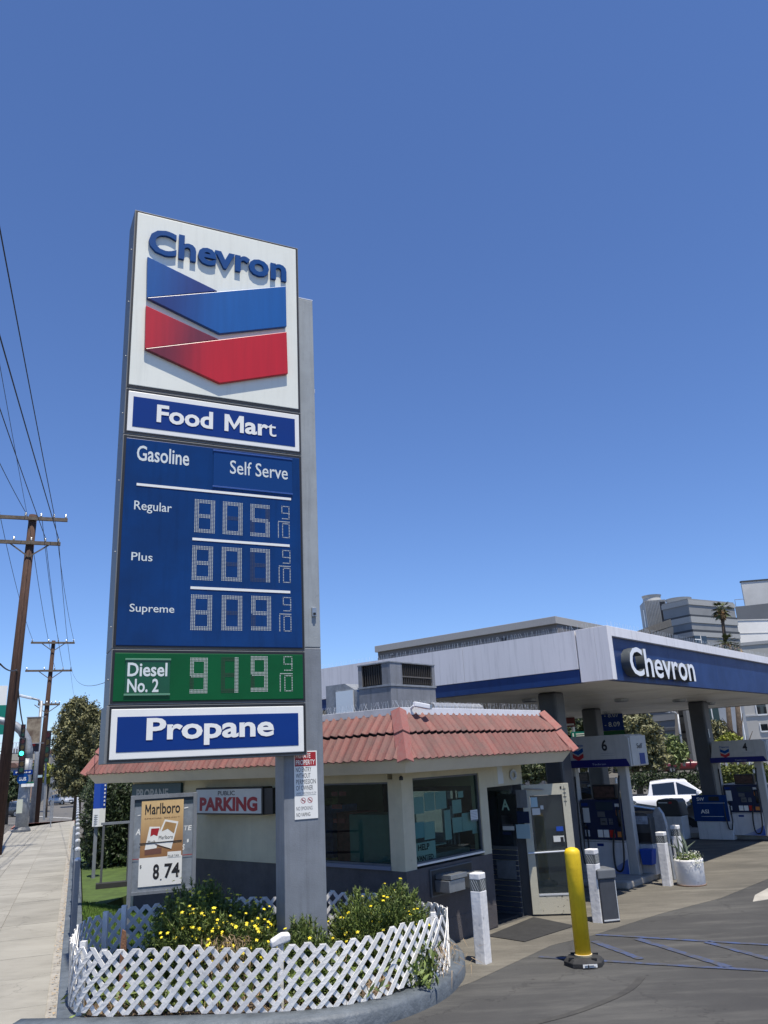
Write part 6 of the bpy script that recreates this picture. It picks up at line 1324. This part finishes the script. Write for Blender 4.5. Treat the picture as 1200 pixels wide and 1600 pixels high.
for (x0,y0,x1,y1) in ((1102,1128,1112,1106),(1116,1130,1122,1106),(1104,1136,1112,1129)):
    p=f9.py(x0,y0,-.01);q=f9.py(x1,y1,-.01); wn=box('window',M('green_tinted_pane',(.02,.05,.05),.15),t,p[0],-.05,p[1],q[0],-.001,q[1]); box('frame',clean_white,wn,p[0]-.1,-.07,p[1],p[0]-.001,-.002,q[1]); box('frame',clean_white,wn,p[0],-.07,p[1]-.12,q[0],-.002,p[1]-.001)
# building behind canopy with heavy roof edge
X0=78.; KX=K
def kpx(x,y,X): 
    d=ray(x,y); t=(X-(C0-K.O)@K.x)/(d@K.x); P=C0+d*t; return float((P-K.O)@K.y),float(P[2])
y0,zc=kpx(870,963,X0); y1,_=kpx(588,1008,X0)
t=thing('grey_hall','grey flat hall with a heavy pale roof edge rising behind the canopy','building',fr=K)
gw2=M('grey_hall_wall',(.17,.165,.165),.75,var=.12,scale=.5); edge_m=M('pale_roof_edge',(.38,.37,.35),.6,var=.1)
b=box('walls',gw2,t,X0+.15,y0+.15,-2,X0+42,y1-.1,zc-.9); box('roof_edge',edge_m,t,X0-.4,y0,zc-.88,X0+42.2,y1,zc,bev=.02); lowz=kpx(870,985,X0)[1]
box('ledge',M('pebbled_ledge',(.33,.31,.29),.9,var=.5,scale=20),t,X0+.05,y0+.1,lowz-4,X0+.148,y1-.1,lowz+.0)
for yy in (y1-3.2,y0+7.5): box('scupper',black,t,X0+.05,yy,zc-2.4,X0+.14,yy+.7,zc-1.6)
# left distance: overpass, houses, hill
D=150; a=dist(-30,1184,D); c=dist(76,1183,D); ov=thing('road_overpass','pale concrete road overpass with railings crossing the far end of the street','bridge',loc=(a[0],a[1],0)); v=Vector(c)-Vector(a); v.z=0
MB().bar((0,0,a[2]),tuple(v+Vector((0,0,c[2]))),5,1.0).build('deck',M('overpass_concrete',(.36,.34,.29),.8,var=.15),ov)
for f in np.linspace(0,1,4): p=v*f; MB().box(p.x-.6,p.y-.6,-3,p.x+.6,p.y+.6,a[2]-.4).build('pier',bpy.data.materials['overpass_concrete'],ov)
for f in np.linspace(0,1,26): p=v*f; MB().box(p.x-.07,p.y-2.6,a[2]+.5,p.x+.07,p.y-2.45,a[2]+2.1).build('railing_post',alu_lt,ov)
for zz_ in (1.2,2.1): MB().bar((0,-2.55,a[2]+zz_),tuple(v+Vector((0,-2.55,a[2]+zz_))),.1,.12).build('handrail',alu_lt,ov)
cols=[(.45,.36,.30),(.5,.46,.40),(.36,.25,.20),(.42,.40,.38),(.48,.38,.33)]
rg=random.Random(5)
for i,(x,y,w_,h_,lb) in enumerate(((18,1178,26,14,'pale terrace house over the overpass, leftmost'),(40,1172,18,16,'cream house above the overpass beside the mast'),(62,1176,18,12,'grey house above the overpass near the second pole'),(88,1182,20,16,'pinkish house beyond the street left of the big tree'),(105,1186,16,14,'brown house just left of the big tree'),(14,1206,22,20,'pale house under the overpass at the left'),(86,1205,18,12,'reddish house low in the distance by the sign backs'))):
    D=190 if y<1190 else 170; k=D/1240*1.03; g=dist(x,y,D); zb=g[2]-h_*k/2; fr=Fr((g[0],g[1],0),69+rg.uniform(-12,12)); t=thing('distant_house',lb,'house',fr=fr); W_=w_*k/2; hh=h_*k
    box('wall',M('house_wall_%d'%i,cols[i%5],.8,var=.2,scale=.6),t,-W_,0,-3,W_,8,zb+hh*.75); MB().prism([(-W_-.3,zb+hh*.75),(W_+.3,zb+hh*.75),(W_*.6,zb+hh*1.05),(-W_*.6,zb+hh*1.05)],-.3,8.3).build('roof',M('house_roof_%d'%i,(.16,.09,.07) if i%2 else (.18,.17,.16),.85,var=.3),t)
    for fx in (-.6,-.1,.4): wn=box('window',carglass,t,W_*fx,-.05,zb+hh*.28,W_*fx+W_*.28,-.001,zb+hh*.55); box('frame',clean_white,wn,W_*fx-.12,-.08,zb+hh*.28,W_*fx-.001,-.002,zb+hh*.55)
foliage('far_greenery',leaf_mid,None,[(*dist(x,y,165),rx*.137,3,ry*.137) for x,y,rx,ry in ((30,1216,30,8),(95,1210,26,12),(120,1215,20,14),(60,1222,20,5),(-10,1216,20,10),(60,1200,10,8))],5000,.7,shell=.2,seedv=31)
o=[x for x in COL.objects if x.name=='far_greenery'][0]; stuff(o,'distant dark green trees merging under the overpass','trees')
foliage('far_tree_belt',leaf_mid,None,[(*dist(x,y,135),rx*.112,3,ry*.112) for x,y,rx,ry in ((800,1190,60,18),(880,1180,60,30),(960,1180,40,26),(1090,1196,40,8),(1180,1190,40,10),(760,1210,40,12),(1260,1190,60,14))],9000,.6,shell=.2,seedv=32)
o=[x for x in COL.objects if x.name=='far_tree_belt'][0]; stuff(o,'distant belt of olive trees behind the forecourt beneath the canopy','trees')
